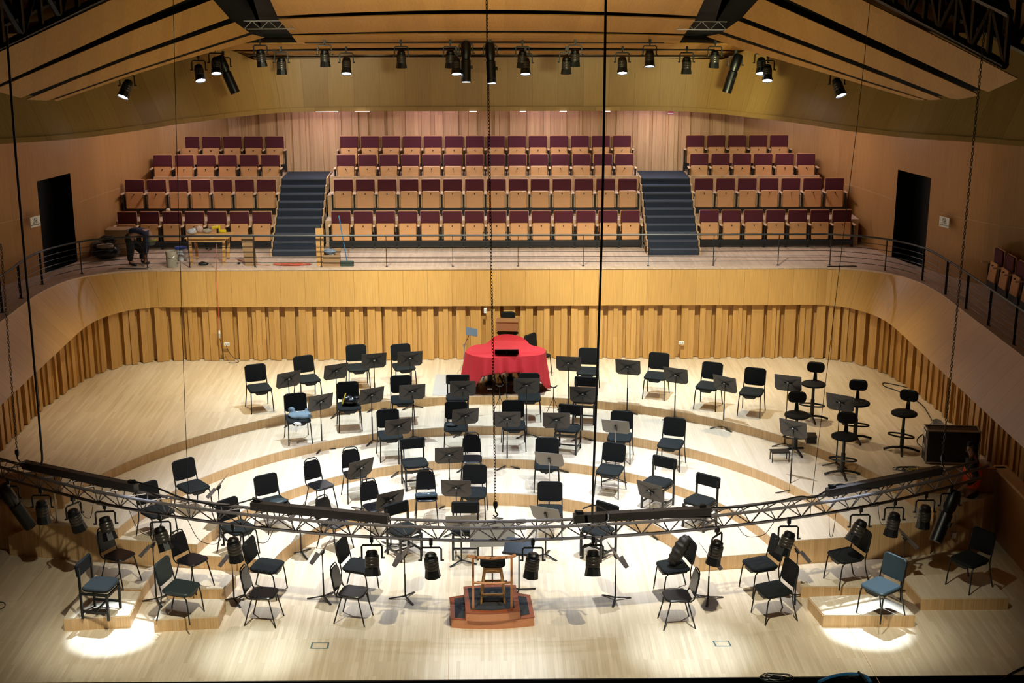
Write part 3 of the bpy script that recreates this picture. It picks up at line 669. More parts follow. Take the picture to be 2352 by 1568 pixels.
chairs = [  # type, seat centre px, level, heading (deg, + faces camera right), extra
 ('A', 595, 890, 4, 22), ('A', 707, 869, 4, 24), ('A', 822, 843, 4, 12), ('A', 927, 841, 4, 16), ('A', 1350, 851, 4, -8), ('A', 1507, 862, 4, -18), ('A', 1627, 885, 4, -24), ('A', 1727, 899, 4, -22),
 ('D', 1869, 881, 4, -20), ('D', 1969, 924, 4, -15), ('D', 2077, 948, 4, -35), ('D', 1831, 952, 3, -8), ('D', 1940, 1001, 3, -20),
 ('A', 684, 960, 3, 16), ('A', 802, 932, 3, 10), ('A', 924, 917, 3, 8), ('C', 1051, 912, 3, 0), ('A', 1216, 911, 3, 0), ('C', 1343, 917, 3, -10),
 ('A', 1541, 1018, 2, -20), ('A', 1424, 1002, 2, -12), ('A', 1180, 976, 2, 2), ('C', 1304, 983, 2, -16), ('A', 1047, 979, 2, 0), ('A', 896, 998, 2, 12), ('A', 443, 1116, 2, 42), ('A', 360, 1172, 2, 45),
 ('B', 815, 1088, 1, 20), ('B', 736, 1113, 1, 38), ('C', 953, 1063, 1, 14), ('B', 1083, 1053, 1, 0), ('A', 1256, 1066, 1, -3), ('A', 1401, 1078, 1, -20), ('C', 1511, 1107, 1, -34), ('C', 1608, 1150, 1, -40), ('A', 628, 1153, 1, 34), ('A', 547, 1210, 1, 46),
 ('A', 1088, 1130, 0, -4), ('A', 1262, 1171, 0, -4), ('B', 768, 1200, 0, 50), ('B', 862, 1163, 0, 28), ('C', 929, 1216, 0, 36), ('B', 979, 1140, 0, 4), ('C', 1069, 1216, 0, 0), ('C', 1374, 1216, 0, -42),
 ('A', 612, 1298, 0, 76), ('A', 824, 1298, 0, 74), ('B', 604, 1361, 0, 80), ('B', 810, 1358, 0, 76),
 ('A', 1547, 1299, 0, -78), ('B', 1556, 1367, 0, -84), ('A', 1747, 1294, 0, -73), ('A', 1777, 1352, 0, -73),
 ('B', 273, 1274, 5, 60), ('B', 441, 1284, 5, 58), ('G', 415, 1349, 5, 74), ('C', 230, 1343, 5, 80), ('A', 1944, 1274, 5, -72), ('G', 2024, 1345, 5, -56), ('A', 2228, 1283, 5, -58)]
PZ = {4: LV[4], 3: LV[3], 2: LV[2], 1: LV[1], 0: 0, 5: PLAT}
cl = []
for c in chairs:
    ty, u, v, lv, h = c; sh = .74 if ty == 'D' else .46
    p = bZ(u, v, PZ[lv]+sh); cl.append([ty, p.x, p.y, lv, h, (u, v)])
taken = set(); CHAIR = {}
for lv in (4, 3, 2, 1, 0, 5):
    for ty in 'ABCDG':
        g = sorted([c for c in cl if c[3] == lv and c[0] == ty], key=lambda c: c[1])
        for k, c in enumerate(g):
            if len(g) == 1: where = 'the only one on the '+TN[lv]
            else: where = ORD[k]+' such from left on the '+TN[lv]
            lab = TY[ty]+', '+where
            loc = (c[1], c[2], PZ[lv]); r = math.radians(c[4]); grp = 'chairs of the orchestra'
            if ty not in taken:
                o = protos[ty]; o.location = loc; o.rotation_euler = (0, 0, r); taken.add(ty); tag(o, lab, 'stool' if ty == 'D' else 'chair', grp)
            else: o = dup(protos[ty], loc, r, lab, grp, 'stool' if ty == 'D' else 'chair')
            CHAIR[c[5]] = o
def relabel(key, lab): CHAIR[key]['label'] = lab
relabel((684, 960), 'black padded orchestra chair with grey clothes heaped on its seat')
relabel((802, 932), 'black padded orchestra chair carrying a black bag, left of centre')
relabel((979, 1140), 'slim black slotted chair with a dark printed cloth bag on it')
relabel((230, 1343), 'grey framed chair standing alone on the far left low platform')
relabel((1547, 1299), 'black padded chair with a dark jacket leaning on its back')
relabel((628, 1153), 'black padded chair with a blue grey pouch, behind the left truss batten')
# ================================================================== MUSIC STANDS
def stand_proto(rev=False):
    t = empty('music_stand')
    # pole parts are rebuilt per height, so the prototype only carries desk and base
    return t
def make_desk(par, rev, z, tilt):
    R = Matrix.Rotation(math.radians(tilt), 3, 'X'); W, Hh = .255, .172
    def P(x, y, zz): return R @ Vector((x, y, zz))+Vector((0, 0, z))
    out = [(-W, Hh), (W, Hh), (W, -Hh+.05), (W-.05, -Hh), (-W+.05, -Hh), (-W, -Hh+.05)]
    b = MB(); n = len(out); vs = [P(x, -.002, q) for x, q in out]+[P(x, .002, q) for x, q in out]
    b.add(vs, [tuple(range(n)), tuple(reversed(range(n, 2*n)))]+[(i, i+n, (i+1) % n+n, (i+1) % n) for i in range(n)])
    d = part(par, 'desk', b, M['greydesk' if rev else 'desk'])
    b = MB(); vs = [P(-W+.05, .0, -Hh), P(W-.05, .0, -Hh), P(W-.05, .06, -Hh-.004), P(-W+.05, .06, -Hh-.004), P(-W+.05, .0, -Hh-.006), P(W-.05, .0, -Hh-.006), P(W-.05, .06, -Hh-.010), P(-W+.05, .06, -Hh-.010)]
    b.add(vs, [(0, 1, 2, 3), (4, 7, 6, 5), (0, 4, 5, 1), (2, 6, 7, 3), (0, 3, 7, 4), (1, 5, 6, 2)]); part(par, 'lip', b, M['greydesk' if rev else 'desk'])
    if not rev:
        b = MB(); y = -.006
        for sx in (-1, 1):
            for sz in (-1, 1):
                a, c, e = (0, 0), (sx*.19, sz*.115), (sx*.085, sz*.012) ; e2 = (sx*.015, sz*.055)
                b.add([P(a[0], y-.012, a[1]), P(e[0], y, e[1]), P(c[0], y+.003, c[1]), P(e2[0], y, e2[1])], [(0, 1, 2, 3) if sx*sz > 0 else (3, 2, 1, 0)])
        b.box(P(0, -.02, -.005), (.15, .02, .035), M4=R).box(P(0, -.03, -.02), (.03, .03, .07), M4=R)
        part(par, 'bracket', b, M['deskdark'])
        part(par, 'sticker', MB().box(P(0, -.0325, .025), (.035, .003, .018), M4=R), M['white'])
    else:
        part(par, 'bracket', MB().box(P(0, -.02, -.02), (.035, .03, .13), M4=R), M['deskdark'])
def make_stand(name, zd, rev=False, tilt=14):
    t = empty(name)
    make_desk(t, rev, zd, tilt)
    m = M['lightgrey'] if rev else M['tube']
    part(t, 'pole', MB().cyl((0, 0, .03), (0, 0, zd*.55), .0135, 8), M['tube'])
    part(t, 'extension_pole', MB().cyl((0, 0, zd*.54), (0, 0, zd-.02), .0085, 8), m)
    for k in range(3):
        a = 2*PI*k/3+PI/2+.15
        c, s = math.cos(a), math.sin(a)
        part(t, 'base_leg', MB().add([(c*r-s*w, s*r+c*w, z+q) for (r, z, wd, th) in ((0, .045, .013, .012), (.26, .004, .017, .008)) for w in (-wd, wd) for q in (0, th)], [(0, 1, 3, 2), (4, 6, 7, 5), (0, 4, 5, 1), (2, 3, 7, 6), (0, 2, 6, 4), (1, 5, 7, 3)]), M['tube'])
    return t
SC = {}
stands = [  # desk centre px, base px, level, heading, kind
 (663, 872, 667, 973, 3, 24, 0), (771, 853, 775, 953, 3, 20, 0), (861, 830, 862, 940, 3, 12, 0), (944, 822, 944, 935, 3, 8, 0), (1308, 836, 1305, 938, 3, -8, 0), (1444, 843, 1440, 947, 3, -12, 0), (1553, 862, 1549, 963, 3, -20, 0), (1669, 881, 1661, 984, 3, -28, 0), (1813, 882, 1802, 1023, 3, -18, 0), (1937, 922, 1920, 1068, 3, -24, 0),
 (735, 926, 740, 1033, 2, 24, 0), (854, 909, 856, 1016, 2, 20, 0), (945, 901, 949, 1007, 2, 8, 0), (1063, 894, 1064, 998, 2, 2, 0), (1212, 887, 1209, 1001, 2, 0, 0), (1334, 904, 1337, 1008, 2, -6, 0), (1826, 986, 1814, 1132, 2, -26, 0),
 (1070, 958, 1070, 1076, 1, 10, 0), (1166, 963, 1165, 1073, 1, 0, 0), (1279, 966, 1277, 1081, 1, -2, 0), (1414, 981, 1412, 1102, 1, -12, 1), (913, 981, 917, 1087, 1, 14, 0), (826, 1073, 831, 1174, 1, 28, 0), (516, 1118, 508, 1230, 1, 66, 0),
 (1035, 1044, 1033, 1160, 0, 4, 0), (893, 1148, 898, 1255, 0, 32, 0), (1050, 1119, 1049, 1226, 0, -4, 0), (1060, 1200, 1060, 1292, 0, 4, 1), (1262, 1053, 1261, 1175, 0, -12, 1), (1255, 1178, 1253, 1278, 0, -18, 1), (1495, 1127, 1491, 1228, 0, -40, 0), (690, 1170, 692, 1273, 0, 68, 0),
 (738, 1268, 744, 1375, 0, 70, 0), (920, 1270, 931, 1375, 0, 70, 0), (342, 1250, 360, 1381, 0, 74, 0), (520, 1272, 538, 1381, 0, 74, 0), (1421, 1275, 1413, 1378, 0, -68, 0), (1637, 1277, 1626, 1377, 0, -60, 0), (1843, 1264, 1826, 1372, 0, -68, 0), (2085, 1233, 2068, 1362, 0, -66, 0)]
sl = []
for (u, v, ub, vb, lv, h, rev) in stands:
    p = bZ(ub, vb, PZ[lv]); z = bY(u, v, p.y).z-PZ[lv]; sl.append((p, z, lv, h, rev, (u, v)))
STAND = {}
for lv in (4, 3, 2, 1, 0):
    for rev in (0, 1):
        g = sorted([s for s in sl if s[2] == lv and s[4] == rev], key=lambda s: s[0].x)
        for k, s in enumerate(g):
            p, z, _, h, _, key = s
            h = h*1.4 if abs(h) < 30 else h; side = key[1] > 1225 or key == (516, 1118) or key == (690, 1170); h = math.copysign(82, h) if side else h; tl = 36 if side else 30 if rev else 16; zq = round(z/.04)*.04; kk = (zq, rev, side)
            what = 'grey flat music stand with pale pole' if rev else 'dark brown music stand'
            lab = what+', '+('the only one' if len(g) == 1 else ORD[k]+' such from left')+' on the '+TN[lv]
            if kk not in SC:
                SC[kk] = make_stand('music_stand', zq, rev, tl); o = SC[kk]; o.location = (p.x, p.y, PZ[lv]); o.rotation_euler = (0, 0, math.radians(h)); tag(o, lab, 'music stand', 'music stands of the orchestra')
            else: o = dup(SC[kk], (p.x, p.y, PZ[lv]), math.radians(h), lab, 'music stands of the orchestra', 'music stand')
            STAND[key] = o
# conductor's wide stand and a low flat black stand behind the podium
p = bZ(1131, 1345, 0)
def big_stand(name, p, zd, W, Hh, tilt, hd, m, lab, lip=True):
    t = empty(name, p, math.radians(hd)); tag(t, lab, 'music stand')
    R = Matrix.Rotation(math.radians(tilt), 3, 'X')
    part(t, 'desk', MB().rbox((0, 0, zd), (W, .012, Hh), .02, M4=R, axis='Y'), m)
    if lip: part(t, 'lip', MB().box(R @ Vector((0, -.03, -Hh/2))+Vector((0, 0, zd)), (W, .06, .01), M4=R), m)
    part(t, 'bracket', MB().box(R @ Vector((0, .02, 0))+Vector((0, 0, zd-.01)), (.12, .03, .05), M4=R), M['deskdark'])
    part(t, 'pole', MB().cyl((0, 0, .03), (0, 0, zd), .012, 8), M['tube'])
    for k in range(3):
        a = 2*PI*k/3+PI/6; part(t, 'base_leg', MB().tube([(0, 0, .04), (.27*math.cos(a), .27*math.sin(a), .012)], .012, 6), M['tube'])
    return t
big_stand('conductor_stand', p, bY(1133, 1228, p.y).z, .70, .36, -28, 2, M['greydesk'], 'wide pale conductor stand just behind the podium')
p = bZ(1192, 1358, 0); big_stand('low_stand', p, bY(1186, 1255, p.y).z, .46, .34, -62, -14, M['vinyl'], 'black tilted stand behind the right side of the podium')
p = bZ(1164, 903, LV[4]-.0); big_stand('conductor_stand', bZ(1164, 905, LV[4]), bY(1163, 805, p.y).z-LV[4], .50, .33, 60, 0, M['vinyl'], 'black music stand standing in front of the red cloth')
# ================================================================== PLATFORMS
def platform(name, pts, h, lab):
    P = [bZ(u, v, z) for u, v, z in pts]; cx = sum(p.x for p in P)/4; cy = sum(p.y for p in P)/4
    t = empty(name, (cx, cy, 0)); tag(t, lab, 'platform', 'low wooden platforms at the stage sides')
    poly = [(p.x-cx, p.y-cy) for p in P]
    part(t, 'body', MB().prism(poly, 0, h-.02), M['riser'])
    sh = [(x*.985, y*.985) for x, y in poly]; part(t, 'top', MB().prism(sh, h-.02, h), M['tier'])
# corners: near left, near right, far right, far left (on the floor or on the top)
h = PLAT
platform('low_platform', [(148, 1449, 0), (300, 1441, 0), (325, 1357, h), (186, 1353, h)], h, 'low wooden platform nearest the left edge, framed chair on it')
platform('low_platform', [(355, 1451, 0), (503, 1443, 0), (518, 1375, h), (385, 1374, h)], h, 'low wooden platform under the blue grey chair on the left')
platform('low_platform', [(205, 1376, 0), (327, 1378, 0), (354, 1312, h), (228, 1300, h)], h, 'low wooden platform behind the leftmost one, slim chair on it')
platform('low_platform', [(385, 1378, 0), (517, 1378, 0), (542, 1320, h), (410, 1317, h)], h, 'low wooden platform on the left under the second slim chair')
platform('low_platform', [(1889, 1440, 0), (2100, 1440, 0), (2050, 1362, h), (1856, 1370, h)], h, 'low wooden platform on the right under the blue grey chair')
platform('low_platform', [(1839, 1372, 0), (2020, 1374, 0), (1990, 1300, h), (1818, 1306, h)], h, 'low wooden platform on the right, black chair at its back')
platform('low_platform', [(2113, 1401, 0), (2315, 1400, 0), (2258, 1312, h), (2071, 1322, h)], h, 'low wooden platform furthest right in the shadow')
# ================================================================== PODIUM
def podium():
    o = Vector((.01, -5.2, 0)); t = empty('conductor_podium', o); tag(t, 'mahogany conductor podium with black carpet and two side steps', 'podium')
    def q(u, v, z): p = bZ(u, v, z)-o; return (p.x, p.y)
    h1, h2 = .15, .285
    def bow(a, b, d, n=8): return [(a[0]+(b[0]-a[0])*k/n, a[1]+(b[1]-a[1])*k/n-d*(1-(2*k/n-1)**2)) for k in range(n+1)]
    fl, fr = q(1037, 1441, 0), q(1227, 1437, 0)
    low = bow(fl, fr, .075)+[q(1217, 1366, h1), q(1186, 1361, h1), q(1067, 1366, h1), q(1033, 1371, h1)]
    part(t, 'lower_step', MB().prism(low, 0, h1-.015), M['podside']); part(t, 'lower_trim', MB().prism([(x*1.01, y*1.005) for x, y in low], h1-.015, h1), M['mahog'])
    L = [q(1045, 1418, h1), q(1068, 1420, h1), q(1067, 1371, h1), q(1043, 1374, h1)]; Rr = [q(1196, 1414, h1), q(1217, 1410, h1), q(1209, 1371, h1), q(1187, 1368, h1)]
    part(t, 'step_carpet', MB().prism(L, h1, h1+.004), M['carpetblack']); part(t, 'step_carpet', MB().prism(Rr, h1, h1+.004), M['carpetblack'])
    hl, hr = q(1071, 1406, h2), q(1194, 1401, h2)
    hi = bow(hl, hr, .05)+[q(1184, 1343, h2), q(1130, 1341, h2), q(1065, 1347, h2)]
    part(t, 'upper_step', MB().prism(hi, h1, h2-.015), M['podside']); part(t, 'upper_trim', MB().prism([(x*1.015, y*1.01) for x, y in hi], h2-.015, h2), M['mahog'])
    cp = [q(1081, 1399, h2), q(1130, 1402, h2), q(1182, 1396, h2), q(1175, 1347, h2), q(1074, 1350, h2)]
    part(t, 'top_carpet', MB().prism(cp, h2, h2+.004), M['carpetblack'])
    (xa, y), (xb, _) = q(1087, 1397, h2), q(1175, 1396, h2); zt = bY(1131, 1280, y+o.y).z
    for x in (xa, xb): part(t, 'rail_post', MB().box((x, y, (h2+zt)/2), (.034, .034, zt-h2)), M['railwood'])
    part(t, 'back_rail', MB().tube([(xa-.07, y+.02, zt+.02), (xa, y, zt+.008), (0, y-.03, zt), (xb, y, zt+.012), (xb+.06, y+.02, zt+.028)], .024, 6), M['railwood'])
    zm = bY(1131, 1337, y+o.y).z; part(t, 'mid_rail', MB().tube([(xa, y, zm), (0, y-.02, zm-.01), (xb, y, zm)], .018, 5), M['railwood'])
    return t
podium()
t = empty('conductor_stool', (.02, -5.22, .289)); tag(t, 'light wood stool with a curved black seat on the podium', 'stool')
part(t, 'seat', MB().rbox((0, 0, .60), (.38, .34, .05), .08).rbox((0, -.15, .645), (.38, .05, .14), .06, axis='Y', M4=Matrix.Rotation(.25, 3, 'X')), M['pad'])
for sx in (-1, 1):
    for sy in (-1, 1): part(t, 'leg', MB().tube([(sx*.18, sy*.17, 0), (sx*.11, sy*.11, .58)], .018, 4), M['oak'])
part(t, 'apron', MB().box((0, -.125, .52), (.23, .02, .08)), M['oak']); part(t, 'apron', MB().box((0, .125, .52), (.23, .02, .08)), M['oak'])
part(t, 'footrest', MB().box((0, -.16, .14), (.31, .02, .03)), M['oak']); part(t, 'footrest', MB().box((0, .15, .22), (.28, .02, .03)), M['oak'])
for sx in (-1, 1): part(t, 'side_rail', MB().box((sx*.155, 0, .26), (.02, .28, .03)), M['oak'])
# ================================================================== LIGHTING TRUSS
TZ = 1.80
tp = [(-70, 1052), (0, 1072), (110, 1102), (233, 1131), (415, 1162), (600, 1185), (800, 1202), (1000, 1211), (1131, 1213), (1300, 1208), (1500, 1197), (1700, 1178), (1880, 1155), (2000, 1135), (2100, 1114), (2190, 1092), (2270, 1070)]
TP = sm([bZ(u, v, TZ) for u, v in tp], 8)
def offs(P, back, dz):
    out = []
    for i, p in enumerate(P):
        d = (P[min(i+1, len(P)-1)]-P[max(i-1, 0)]); d.z = 0; d.normalize(); n = Vector((-d.y, d.x, 0)); out.append(p+n*back+Vector((0, 0, dz)))
    return out
def truss_at(x, back=.12, dz=-.24):
    Q = offs(TP, back, dz)
    for a, b in zip(Q[:-1], Q[1:]):
        if a.x <= x <= b.x: return a.lerp(b, (x-a.x)/(b.x-a.x))
    return Q[0] if x < Q[0].x else Q[-1]
t = empty('lighting_truss', (0, -6.1, TZ)); tag(t, 'long curved aluminium lighting truss hanging low across the stage', 'truss')
def wpart(t, name, b, m):
    o = part(t, name, b, m); o.matrix_parent_inverse = Matrix.Translation(-t.location); return o
F_, B_, D_ = TP, offs(TP, .24, 0), offs(TP, .12, -.24)
for P in (F_, B_, D_): wpart(t, 'chord', MB().tube(P, .0245, 8), M['alu'])
def arcres(P, step):
    out = [P[0]]; acc = 0
    for a, b in zip(P[:-1], P[1:]):
        L = (b-a).length; pos = 0
        while acc+(L-pos) >= step: pos += step-acc; out.append(a.lerp(b, pos/L)); acc = 0
        acc += L-pos
    return out
for (P, Q) in ((F_, B_), (F_, D_), (B_, D_)):
    p, q = arcres(P, .21), arcres(Q, .21); b = MB()
    for k in range(min(len(p), len(q))-1): b.tube([p[k], q[k+1]] if k % 2 == 0 else [q[k], p[k+1]], .0095, 5)
    wpart(t, 'lacing', b, M['alu'])
for x in (-6.0, -3.35, 0.35, 3.1, 5.75):
    for bk, dz in ((0, 0), (.24, 0), (.12, -.24)): q = truss_at(x, bk, dz); q2 = truss_at(x+.14, bk, dz); wpart(t, 'coupler', MB().tube([q, q2], .033, 8), M['alu'])
# battens lying on the truss
for k, (a, b, lab) in enumerate((((55, 1066), (313, 1120), 'long black light batten on the far left of the truss'), ((578, 1160), (892, 1191), 'long black light batten left of the centre chain'),
                    ((1317, 1190), (1632, 1172), 'long black light batten right of the centre chain'), ((1900, 1131), (2160, 1079), 'long black light batten on the far right of the truss'))):
    p, q = bZ(*a, TZ+.088), bZ(*b, TZ+.088); d = q-p; c = (p+q)/2; rz = math.atan2(d.y, d.x)
    t = empty('light_batten', c, rz); tag(t, lab, 'light batten', 'light battens on the truss')
    part(t, 'housing', MB().box((0, 0, 0), (d.length, .11, .12)), noisy('batten paint', (.030, .024, .023), (.036, .030, .028), 5, .4))
    sx = (-1, -1, -1, -1)[k]; sx = 1 if k == 0 else sx
    part(t, 'connector', MB().box((sx*(d.length/2-.09), 0, .075), (.09, .06, .06)).cyl((sx*(d.length/2-.09), 0, .09), (sx*(d.length/2-.02), 0, .11), .022), M['iron'])
    if k == 2: part(t, 'connector', MB().box((d.length/2-.12, 0, .07), (.09, .06, .06)), M['iron'])
    for i in range(6): part(t, 'screw_head', MB().cyl((-d.length/2+.15+i*(d.length-.3)/5, .03, .058), (-d.length/2+.15+i*(d.length-.3)/5, .03, .070), .008, 6), M['iron'])
# ---- spotlights
def fixture(kind, lit):
    t = empty('spotlight' if kind == 'f' else 'profile_spotlight')
    part(t, 'clamp', MB().box((0, 0, 0), (.05, .06, .09)).cyl((0, 0, -.04), (0, 0, -.09), .012), M['iron'])
    W, y0 = (.145, -.30) if kind == 'f' else (.15, -.30)
    part(t, 'yoke', MB().tube([(-W, 0, y0), (-W, 0, -.12), (-W+.02, 0, -.095), (W-.02, 0, -.095), (W, 0, -.12), (W, 0, y0)], .015, 5).cyl((-W-.04, 0, y0+.01), (-W+.01, 0, y0+.01), .014, 6).cyl((W-.01, 0, y0+.01), (W+.04, 0, y0+.01), .014, 6), M['iron'])
    e = bpy.data.objects.new('body', None)
    if kind == 'f':
        b = part(t, 'body', MB().lathe([(.0, .115), (.06, .11), (.085, .085), (.088, .04), (.10, .03), (.10, -.02), (.098, -.09), (.10, -.16), (.085, -.16), (.08, -.13), (0, -.13)], 16), M['black'])
        part(b, 'barrel', MB().lathe([(.100, .015), (.1035, .01), (.1035, -.03), (.101, -.035), (.1035, -.04), (.1035, -.08), (.101, -.085), (.1035, -.09), (.1035, -.13), (.10, -.135)], 16), M['bronze'])
        part(b, 'hood', MB().lathe([(.102, -.14), (.118, -.26), (.113, -.26), (.097, -.15)], 8), M['iron'])
        part(b, 'lens', MB().lathe([(0, -.155), (.085, -.155), (.085, -.16), (0, -.165)], 16) if not lit else MB().lathe([(0, -.235), (.105, -.235), (.105, -.24), (0, -.245)], 16), M['lens' if lit else 'lensoff'])
    else:
        b = part(t, 'body', MB().lathe([(.0, .26), (.09, .25), (.11, .20), (.11, -.05), (.09, -.10), (.085, -.13), (.105, -.15), (.105, -.62), (.095, -.62), (.09, -.6), (0, -.6)], 16), M['black'])
        part(b, 'lens', MB().lathe([(0, -.61), (.092, -.61), (.092, -.618), (0, -.618)], 16), M['lens' if lit else 'lensoff'])
        part(b, 'shutter_knob', MB().box((-.12, 0, -.30), (.05, .04, .07)).box((.11, 0, -.12), (.07, .02, .01)), M['iron'])
    b.location = (0, 0, y0+.01); return t
FX = {}
def place_fix(kind, lit, loc, d, rz, lab, grp):
    k = (kind, lit)
    if k not in FX: FX[k] = fixture(kind, lit); o = FX[k]; o.location = loc; o.rotation_euler = (0, 0, rz); tag(o, lab, 'spotlight', grp)
    else: o = dup(FX[k], loc, rz, lab, grp, 'spotlight')
    b = bpy.data.objects[[c.name for c in CH[o.name] if c.name.startswith('body')][0]]
    b.rotation_mode = 'XYZ'; v = Matrix.Rotation(-rz, 3, 'Z') @ Vector(d)
    b.rotation_euler = v.to_track_quat('-Z', 'Y').to_euler(); return o
lf = [('p', 28, (.42, .25, -1), 0), ('f', 100, (.02, 0, -1), 0), ('f', 172, (.25, .1, -1), 1.0), ('f', 243, (.30, -.30, -1), .1), ('f', 368, (.36, -.3, -1), .1), ('f', 534, (.10, 0, -1), .0), ('f', 852, (.05, -.35, -1), 0),
      ('f', 989, (.08, -.05, -1), 0), ('f', 1224, (-.12, -.05, -1), 0), ('f', 1363, (-.02, -.35, -1), 0), ('f', 1648, (-.18, -.05, -1), .9), ('f', 1812, (-.42, -.25, -1), 0), ('f', 1975, (-.55, -.2, -1), 0), ('f', 2052, (-.12, 0, -1), 0), ('f', 2122, (-.05, 0, -1), 0), ('p', 2178, (-.50, -.45, -1), 0)]
for k, (kd, u, d, rz) in enumerate(lf):
    x = bZ(u, 1200, TZ-.24).x
    for _ in range(3):   # find the truss point that projects to this column
        q = truss_at(x); r = ray(u, 1200); x = CAM.x+r.x*(q.y-CAM.y)/r.y
    q = truss_at(x)
    place_fix(kd, 0, q+Vector((0, 0, -.03)), d, rz, 'black %s under the low truss, %s lamp from its left end' % ('spotlight' if kd == 'f' else 'long profile spotlight', ORD[k]), 'spotlights under the low truss')
# upper lamps on the rear bar
t = empty('lamp_bar', (0, 7, 7.6)); tag(t, 'thin dark lamp bar below the ceiling behind the orchestra', 'lamp bar')
a, c = bY(700, 98, 6.5), bY(1525, 98, 6.5)
wpart(t, 'bar', MB().tube([(a.x, 6.5, a.z), (c.x, 6.5, c.z)], .018, 6).tube([(-4.9, 6.5, a.z-.16), (4.9, 6.5, a.z-.16)], .018, 6), M['iron'])
uf = [('f', 1, 290, 168, (-.35, -.55, -1), 3.6), ('f', 1, 455, 135, (.22, -.5, -1), 6.4), ('f', 1, 494, 118, (.08, -.45, -1), 6.6), ('p', 0, 512, 128, (.42, -.1, -1), 6.8), ('f', 0, 597, 100, (.10, 0, -1), 6.5), ('f', 0, 645, 118, (0, -.05, -1), 6.5), ('f', 0, 745, 100, (.02, 0, -1), 6.5), ('f', 1, 795, 118, (0, -.42, -1), 6.5), ('f', 0, 921, 103, (0, 0, -1), 6.5),
      ('f', 0, 1034, 103, (-.02, 0, -1), 6.5), ('f', 1, 1047, 119, (.05, -.4, -1), 6.5), ('p', 1, 1070, 97, (0, -.22, -1), 6.5), ('p', 1, 1126, 100, (.05, -.22, -1), 6.5), ('f', 0, 1200, 103, (-.05, 0, -1), 6.5), ('f', 1, 1207, 119, (0, -.4, -1), 6.5), ('f', 0, 1301, 117, (0, 0, -1), 6.5), ('f', 0, 1321, 100, (0, 0, -1), 6.5),
      ('f', 1, 1430, 117, (0, -.42, -1), 6.5), ('f', 1, 1493, 101, (0, -.32, -1), 6.5), ('f', 0, 1578, 117, (0, -.05, -1), 6.5), ('f', 0, 1643, 103, (-.05, 0, -1), 6.5), ('p', 0, 1690, 125, (-.30, -.1, -1), 6.8), ('f', 1, 1750, 119, (-.05, -.5, -1), 6.6), ('f', 1, 1764, 135, (-.05, -.5, -1), 6.4), ('f', 1, 1925, 165, (.30, -.55, -1), 3.6)]
for k, (kd, lit, u, v, d, y) in enumerate(uf):
    p = bY(u, v-6, y)
    place_fix(kd, lit, p, d, 0, '%s%s below the ceiling, %s' % ('lit ' if lit else '', 'spotlight' if kd == 'f' else 'profile spotlight', ('number counted from left: '+str(k+1)) if 0 else (ORD[k] if k < 20 else ('twenty '+ORD[k-20]))+' lamp from the left'), 'spotlights below the ceiling')
# ---- chains and cables
def chain(name, a, b, pitch, r, lab, m=None):
    a, b = Vector(a), Vector(b); L = (b-a).length; n = int(L/pitch); d = (b-a).normalized(); s = d.orthogonal().normalized(); s2 = d.cross(s); mb = MB()
    for i in range(n):
        c = a+d*(i+.5)*pitch; w = s if i % 2 else s2; hl, hw = pitch*.62, pitch*.30
        mb.tube([c+d*hl*.55+w*hw, c+d*hl, c+d*hl*.55-w*hw, c-d*hl*.55-w*hw, c-d*hl, c-d*hl*.55+w*hw], r, 4, True)
    t = empty(name, b); tag(t, lab, 'chain', 'hoist chains of the truss'); wpart(t, 'chain', mb, m or M['rust']); 
    wpart(t, 'hook', MB().lathe([(0, .06), (.03, .05), (.035, 0), (.02, -.05), (0, -.06)], 8, b).tube([b+Vector(q) for q in ((0, 0, -.05), (.0, 0, -.10), (.035, 0, -.14), (0, 0, -.18), (-.03, 0, -.15))], .012, 6), M['iron']); return t
M['rust'] = mat('rusty chain', (.05, .018, .012), .5)
M['chaindark'] = mat('dark chain', (.014, .011, .010), .5)
q = bY(1138, 1160, -6.0); q0 = bY(1117, -40, -6.0)
chain('hoist_chain', q0, q, .045, .006, 'reddish hoist chain holding the middle of the truss')
q = bY(39, 1040, -4.15); chain('hoist_chain', bY(2, 560, -4.3), q, .045, .005, 'dark hoist chain holding the left end of the truss', M['chaindark'])
q = bY(2165, 1052, -3.95); chain('hoist_chain', bY(2264, 40, -4.6), q, .05, .006, 'dark hoist chain holding the right end of the truss', M['chaindark'])
# lifting plates
for (u, v, y, s, lab) in ((1143, 1190, -6.05, .25, 'steel lifting bracket hooked to the centre chain'), (45, 1063, -4.2, .6, 'steel lifting plate at the left truss end'), (2170, 1078, -4.0, -.5, 'steel lifting plate at the right truss end')):
    p = bY(u, v, y); o = MB().box((0, 0, 0), (.07, .36, .02)).build('lifting_bracket', M['steelg'] if 'steelg' in M else M['steel']); o.location = p; o.rotation_euler = (-.35, 0, s); tag(o, lab, 'bracket', 'truss lifting brackets')
def cable(name, pts, r, lab, m, grp='hanging cables', n=8, cat='cable'):
    o = MB().tube(sm(pts, n), r, 6).build(name, m); tag(o, lab, cat, grp); return o
cable('power_cable', [bY(1392, -40, -6.3), bY(1383, 500, -6.3), bY(1370, 900, -6.25), bY(1362, 1120, -6.2), bY(1360, 1196, -6.1)], .018, 'thick black cable hanging right of the centre chain', M['iron'])
cable('power_cable', [bY(14, 60, -4.5), bY(40, 400, -4.5), bY(72, 760, -4.4), bY(93, 1000, -4.35), bY(97, 1050, -4.3), bY(95, 1066, -4.3)], .018, 'thick black cable hanging to the left truss end', M['iron'])
cable('steel_wire', [bY(397, -40, -5.2), bY(405, 300, -5.2), bY(420, 800, -5.2), bY(431, 1090, -5.2), bY(436, 1150, -5.2)], .0045, 'thin dark wire hanging on the left side of the view', M['iron'])
